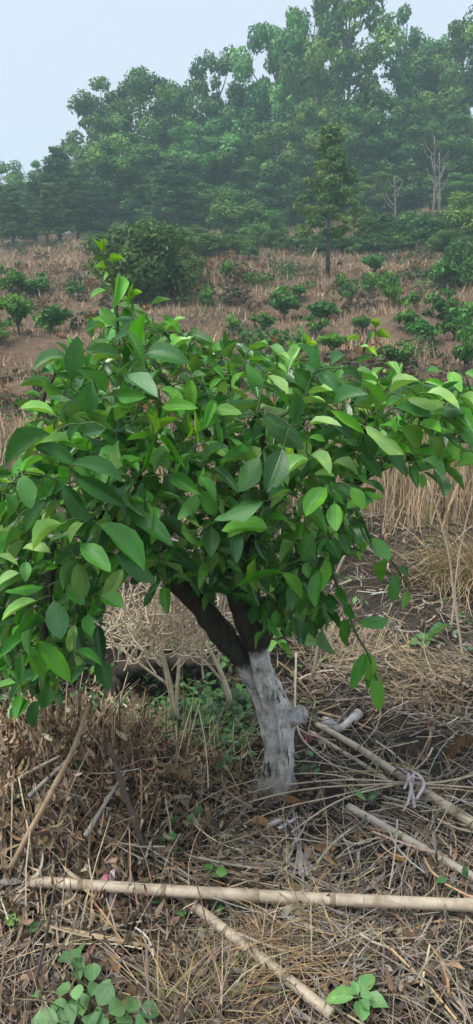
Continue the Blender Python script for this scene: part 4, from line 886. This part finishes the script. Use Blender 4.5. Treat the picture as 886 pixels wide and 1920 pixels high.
# branchy dry shrubs behind the hollow
def dry_shrub(base_px, head, n, label, seed, stems, Y):
    g = np.random.default_rng(seed); b = ground(*base_px); e = empty('dry_shrub', b); tag(e, label, 'dry shrub'); Y = b[1]
    for st, r in stems:
        stick('stem', st, r, 0.0, None, M_SHRUBTWIG, parent=e, plane=Y + 0.02)
    parts = []
    for k in range(n):
        cx, cy = head[0] + g.normal() * head[2], head[1] + g.normal() * head[3]; a = g.normal() * 0.75 - 1.57; l = 30 + 60 * g.random(); y0 = Y + g.normal() * 0.12
        p0 = at(cx, cy, y0); p2 = at(cx + math.cos(a) * l, cy + math.sin(a) * l, y0 + g.normal() * 0.06); p1 = (p0 + p2) / 2 + g.normal(size=3) * 0.02
        parts.append(tube_data(spline([p0, p1, p2], 4) - b, np.linspace(0.0036, 0.0018, 5), 4, False))
    tag(link('twiglets', mesh_tris_quads('twiglets', *join_data(parts)), e, M_SHRUBTWIG), kind='stuff')
dry_shrub((340, 1375), (295, 1185, 50, 34), 300, 'pale dry branching shrub between hanging leaves and the dark limb', 3, [([(340, 1378), (322, 1300), (308, 1240), (285, 1170), (270, 1120)], 6.5), ([(330, 1330), (335, 1260), (340, 1180), (335, 1130)], 4), ([(312, 1255), (270, 1215), (235, 1170)], 4), ([(318, 1285), (270, 1250), (225, 1215), (195, 1190)], 3)], 0)
dry_shrub((442, 1345), (370, 1195, 32, 26), 80, 'smaller pale dry shrub leaning under the dark limb', 5, [([(442, 1350), (425, 1290), (405, 1240), (378, 1195)], 6), ([(408, 1250), (412, 1215), (400, 1180)], 3.5), ([(420, 1280), (385, 1240), (350, 1215)], 3)], 0)

# ------------------------------------------------------------------ ribbons and scraps
def ribbon(name, strips, label, m, base_px, seed=1, catg='ribbon'):
    g = np.random.default_rng(seed); b = ground(*base_px); Vs, Fs, o = [], [], 0
    for (pix, wpx, lift) in strips:
        P = spline([ground(px, py) + np.array([0, 0, l]) for (px, py), l in zip(pix, lift)], 12) - b
        T, Nn, B = frame_along(P); w = wpx * np.linalg.norm(b - CAMP) / F / 2; tw_ = np.linspace(0, g.normal() * 1.2, len(P)) + g.normal() * 0.4
        S = B * np.cos(tw_)[:, None] + Nn * np.sin(tw_)[:, None]; V = np.stack([P - S * w, P + Nn * w * 0.25, P + S * w], 1).reshape(-1, 3)
        i = np.arange(len(P) - 1)[:, None] * 3 + np.arange(2)[None]; Vs.append(V); Fs.append(np.stack([i, i + 1, i + 4, i + 3], -1).reshape(-1, 4) + o); o += len(V)
    ob = link(name, fast_mesh(name, np.vstack(Vs), np.vstack(Fs)), None, m); ob.location = b; return tag(ob, label, catg)
ribbon('plastic_ribbon', [([(735, 1478), (755, 1490), (785, 1482), (800, 1470)], 5, (0.055, 0.075, 0.075, 0.05)), ([(765, 1475), (762, 1492), (770, 1510), (775, 1530)], 5, (0.05, 0.08, 0.05, 0.03)), ([(738, 1495), (760, 1500), (788, 1500)], 5, (0.05, 0.07, 0.06)),
        ([(750, 1470), (770, 1485), (792, 1498), (778, 1515)], 5, (0.06, 0.08, 0.06, 0.03)), ([(735, 1470), (760, 1482), (780, 1472)], 5, (0.04, 0.07, 0.06)), ([(742, 1462), (752, 1478), (766, 1490)], 6, (0.05, 0.07, 0.07)), ([(772, 1488), (764, 1520), (752, 1538)], 6, (0.08, 0.04, 0.03)), ([(755, 1505), (765, 1495), (785, 1490)], 5, (0.05, 0.075, 0.06))], 'pale pink plastic ribbon knotted round the bamboo pole', M_PINK, (765, 1490))
ribbon('plastic_ribbon', [([(216, 1672), (214, 1695), (209, 1722)], 8, (0.05, 0.10, 0.015))], 'single lilac ribbon strip wrapped over the long pale pole', M_PINK, (212, 1700), 2)
ribbon('plastic_ribbon', [([(500, 1565), (530, 1555), (560, 1562), (585, 1556)], 7, (0.03, 0.035, 0.03, 0.02)), ([(520, 1570), (545, 1560), (556, 1548)], 6, (0.03, 0.04, 0.03))], 'faded pink ribbon scrap caught on the frayed stalk', M_PINK, (545, 1560), 3)
ribbon('plastic_scrap', [([(192, 1682), (203, 1676), (215, 1678)], 14, (0.035, 0.05, 0.035))], 'rose plastic scrap just behind the long pole', M_ROSE, (203, 1680), 4, 'scrap')
ribbon('plastic_scrap', [([(240, 1432), (248, 1440), (250, 1450)], 10, (0.03, 0.06, 0.05))], 'red plastic scrap in the dead weed heap', M_ROSE, (245, 1442), 5, 'scrap')
ribbon('plastic_scrap', [([(570, 1402), (575, 1394), (580, 1400)], 9, (0.02, 0.03, 0.02))], 'small rose scrap by the ends of the tied poles', M_ROSE, (575, 1398), 6, 'scrap')

# ------------------------------------------------------------------ fallen leaves
for px, py, ang, l, lab, c in [(490, 1560, 0.2, 36, 'orange fallen leaf below the fanned dry branch', (0.34, 0.19, 0.09)), (549, 1520, 0.1, 34, 'dark orange fallen leaf right below the trunk base', (0.22, 0.10, 0.045)), (608, 1610, -0.1, 34, 'brown fallen leaf beside the frayed stalk', (0.26, 0.16, 0.07)),
                         (610, 1635, 0.1, 30, 'tan fallen leaf next to the brown fallen leaf', (0.30, 0.20, 0.10)), (745, 1630, 0.5, 26, 'orange fallen leaf between grey pole and long pole', (0.34, 0.18, 0.06)), (95, 1600, 1.3, 50, 'pale curled leaf hanging in the dead weed heap', (0.42, 0.32, 0.20)), (108, 1520, -0.4, 40, 'buff curled leaf on the dead weed heap', (0.40, 0.31, 0.20)),
                         (218, 1830, 1.2, 36, 'brown curled leaf behind the leafy weed', (0.30, 0.17, 0.08)), (240, 1912, 0.1, 26, 'tan fallen leaf under the leafy weed', (0.36, 0.24, 0.12)), (330, 1475, 0.0, 60, 'large brown dry leaf at the edge of the dead weeds', (0.32, 0.21, 0.10)), (200, 1545, 0.8, 30, 'small buff leaf deep in the dead weeds', (0.33, 0.25, 0.16))]:
    g = ground(px, py); s = np.linalg.norm(g - CAMP) / F; L = l * s * 1.15; d = np.array([math.cos(ang), -math.sin(ang), 0.0])
    Mx, _ = leaf_matrix(np.zeros(3), d * L, L * 0.42, np.array([0.1, -0.4, 1.0])); o = link('fallen_leaf', LEAF_ME[int(rng.integers(8))]); o.material_slots[0].link = 'OBJECT'; o.material_slots[0].material = M_DEAD
    m4 = Matrix.Identity(4)
    for r_ in range(3):
        for c_ in range(3): m4[r_][c_] = Mx[r_, c_]
        m4[r_][3] = g[r_] - d[r_] * L * 0.5
    m4[2][3] = g[2] + 0.035; o.matrix_world = m4; o.color = (*c, 1); tag(o, lab, 'leaf')
def dead_fern(px, py, label):
    b = ground(px, py); e = empty('dead_fern', b); tag(e, label, 'fern'); s = np.linalg.norm(b - CAMP) / F
    P = spline([np.array([0.06, 0, 0.06]), np.array([0.0, 0, 0.09]), np.array([-0.06, -0.02, 0.03])], 10); tube('stem', P, 0.002, M_STALKD, e, 5)
    for k in range(1, len(P)):
        for sg in (-1, 1):
            Mx, L = leaf_matrix(np.zeros(3), np.array([-0.015, sg * 0.03, -0.035]), 0.009, np.array([0, -0.3, 1.0])); o = link('leaflet', LEAF_ME[k % 8], e); o.material_slots[0].link = 'OBJECT'; o.material_slots[0].material = M_DEAD
            m4 = Matrix.Identity(4)
            for r_ in range(3):
                for c_ in range(3): m4[r_][c_] = Mx[r_, c_]
                m4[r_][3] = P[k][r_]
            o.matrix_basis = m4; o.color = (0.20, 0.115, 0.06, 1)
dead_fern(868, 1420, 'brown curled dead fern frond beyond the tied pole')

# ------------------------------------------------------------------ green weeds
def weed(name, base_px, leaves, label, kinds, height=0.045, width=None):
    """leaves: (px0, py0, px1, py1, width px) from leaf base to leaf tip, at the height given above the ground"""
    b = ground(*base_px); e = empty(name, b); tag(e, label, 'weed'); s = np.linalg.norm(b - CAMP) / F; parts = []
    for k, (x0, y0, x1, y1, w) in enumerate(leaves):
        hh = height * (0.6 + 0.8 * rng.random()); g0 = ground(x0, y0, hh); g1 = ground(x1, y1, hh * (0.85 + 0.3 * rng.random()))
        if np.linalg.norm(g1 - g0) > 2.2 * s * math.hypot(x1 - x0, y1 - y0): g1 = g0 + (g1 - g0) * 0.6
        L = np.linalg.norm(g1 - g0); Mx, _ = leaf_matrix(g0, g1, w * s * 1.08, np.array([0, -0.35, 0.95]) + 0.22 * rng.normal(size=3))
        o = link('leaf', LEAF_ME[[7, 2, 0, 6][k % 4]], e); m4 = Matrix.Identity(4)
        for r_ in range(3):
            for c_ in range(3): m4[r_][c_] = Mx[r_, c_]
            m4[r_][3] = g0[r_] - b[r_]
        o.matrix_basis = m4; c = np.array(kinds[k % len(kinds)]) * (1 + 0.12 * rng.normal()); o.color = (*np.clip(c, 0.01, 0.8), 1)
        mid_ = (g0 - b) * 0.5 + np.array([0, 0, 0.004]); parts.append(tube_data(spline([np.array([0, 0, -0.01]), mid_, g0 - b - (g1 - g0) * 0.1], 4), np.linspace(0.0018, 0.001, 5), 5, False))
    link('stem', mesh_tris_quads('stem', *join_data(parts)), e, M_TWIG); return e
GW = [(0.12, 0.27, 0.10), (0.10, 0.23, 0.09), (0.15, 0.32, 0.11)]
def petals(cx, cy, lst): return [(cx + (x - cx) * 0.15, cy + (y - cy) * 0.15, x, y, w) for x, y, w in lst]
weed('leafy_weed', (180, 1925), [(150, 1795, 147, 1762, 26), (134, 1800, 110, 1795, 18), (136, 1802, 158, 1812, 18), (172, 1842, 175, 1808, 26), (132, 1855, 104, 1852, 24), (145, 1875, 147, 1845, 20), (170, 1868, 185, 1840, 22), (185, 1885, 212, 1848, 32), (205, 1900, 238, 1878, 26), (240, 1900, 254, 1868, 24),
      (262, 1900, 302, 1893, 28), (155, 1905, 145, 1870, 30), (125, 1900, 96, 1875, 26), (110, 1915, 58, 1912, 30), (72, 1870, 62, 1860, 12), (135, 1925, 115, 1890, 34), (180, 1920, 170, 1885, 30), (225, 1925, 238, 1898, 26), (255, 1920, 275, 1912, 20), (165, 1930, 205, 1915, 30), (90, 1930, 66, 1925, 26), (190, 1860, 208, 1835, 14), (140, 1820, 150, 1835, 16)],
     'leafy weed with many rounded green leaves on the littered ground', GW, 0.10)
weed('rosette_weed', (672, 1885), petals(672, 1870, [(622, 1843, 19), (696, 1824, 24), (607, 1873, 20), (676, 1918, 24), (726, 1880, 25), (658, 1838, 12), (694, 1860, 16), (690, 1898, 14)]), 'green rosette weed with broad spoon shaped leaves', [(0.17, 0.38, 0.13), (0.14, 0.33, 0.11)], 0.06)
weed('small_weed', (402, 1650), petals(402, 1632, [(380, 1618, 14), (385, 1640, 16), (420, 1618, 14), (428, 1636, 16), (402, 1606, 12), (408, 1646, 14)]), 'little green weed under the fanned dry branch', [(0.11, 0.27, 0.06)])
weed('small_weed', (408, 1712), petals(408, 1702, [(396, 1688, 12), (420, 1702, 12), (412, 1712, 10)]), 'tiny weed right behind the long bamboo pole', [(0.11, 0.28, 0.07)])
weed('small_weed', (368, 1545), petals(370, 1528, [(350, 1535, 12), (376, 1508, 12), (388, 1528, 12), (360, 1515, 10)]), 'tiny weed among the prongs of the dry branch', [(0.10, 0.26, 0.06)])
weed('small_weed', (30, 1750), petals(28, 1728, [(10, 1718, 9), (22, 1712, 8), (36, 1714, 9), (44, 1724, 8), (16, 1732, 9), (40, 1738, 8)]), 'narrow leaved weed near the tip of the long pole', [(0.16, 0.34, 0.06)])
weed('small_weed', (70, 1765), [(58, 1750, 74, 1722, 14)], 'single upright green leaf left of the long pole', [(0.09, 0.2, 0.08)])
weed('small_weed', (30, 1500), petals(32, 1485, [(12, 1475, 22), (55, 1478, 24), (24, 1500, 20), (42, 1498, 20)]), 'grey green lobed weed at the edge of the dead weeds', [(0.12, 0.19, 0.12)])
weed('small_weed', (92, 1440), petals(90, 1434, [(78, 1438, 14), (104, 1430, 16), (92, 1424, 12)]), 'pale green weed seedling in the dead weed heap', [(0.12, 0.22, 0.12)])
weed('small_weed', (790, 1215), petals(795, 1200, [(770, 1202, 20), (780, 1188, 16), (812, 1190, 16), (838, 1180, 14), (820, 1200, 14), (798, 1212, 18), (786, 1214, 16)]), 'green weed seedling on the straw bank right of the drooping leaves', [(0.09, 0.24, 0.07)])
weed('small_weed', (520, 1235), petals(515, 1200, [(500, 1180, 14), (530, 1185, 14), (508, 1210, 14), (535, 1215, 18), (520, 1170, 10), (498, 1225, 14)]), 'fresh green sprout growing right behind the trunk fork', [(0.12, 0.30, 0.05)])
weed('small_weed', (430, 1270), petals(428, 1245, [(415, 1225, 14), (440, 1228, 14), (412, 1250, 14), (445, 1250, 12), (430, 1215, 12)]), 'green sprout at the left of the forked trunk', [(0.08, 0.2, 0.05)])

# ------------------------------------------------------------------ haze
def haze():
    bx0, bx1, by0, by1, bz0, bz1 = -230, 230, -25, 250, -6, 42
    V = [(x, y, z) for z in (bz0, bz1) for y in (by0, by1) for x in (bx0, bx1)]
    Fc = [(0, 2, 3, 1), (4, 5, 7, 6), (0, 1, 5, 4), (2, 6, 7, 3), (0, 4, 6, 2), (1, 3, 7, 5)]
    me = bpy.data.meshes.new('haze'); me.from_pydata(V, [], Fc); m = bpy.data.materials.new('haze_air'); m.use_nodes = True; t = m.node_tree; t.nodes.clear()
    o = t.nodes.new('ShaderNodeOutputMaterial'); v = t.nodes.new('ShaderNodeVolumePrincipled'); v.inputs['Color'].default_value = (0.62, 0.86, 0.90, 1)
    v.inputs['Density'].default_value = 0.0025; v.inputs['Anisotropy'].default_value = 0.0; t.links.new(v.outputs[0], o.inputs['Volume'])
    tag(link('haze', me, None, m), 'pale bluish morning haze over the whole hillside', 'haze', kind='stuff')
haze()
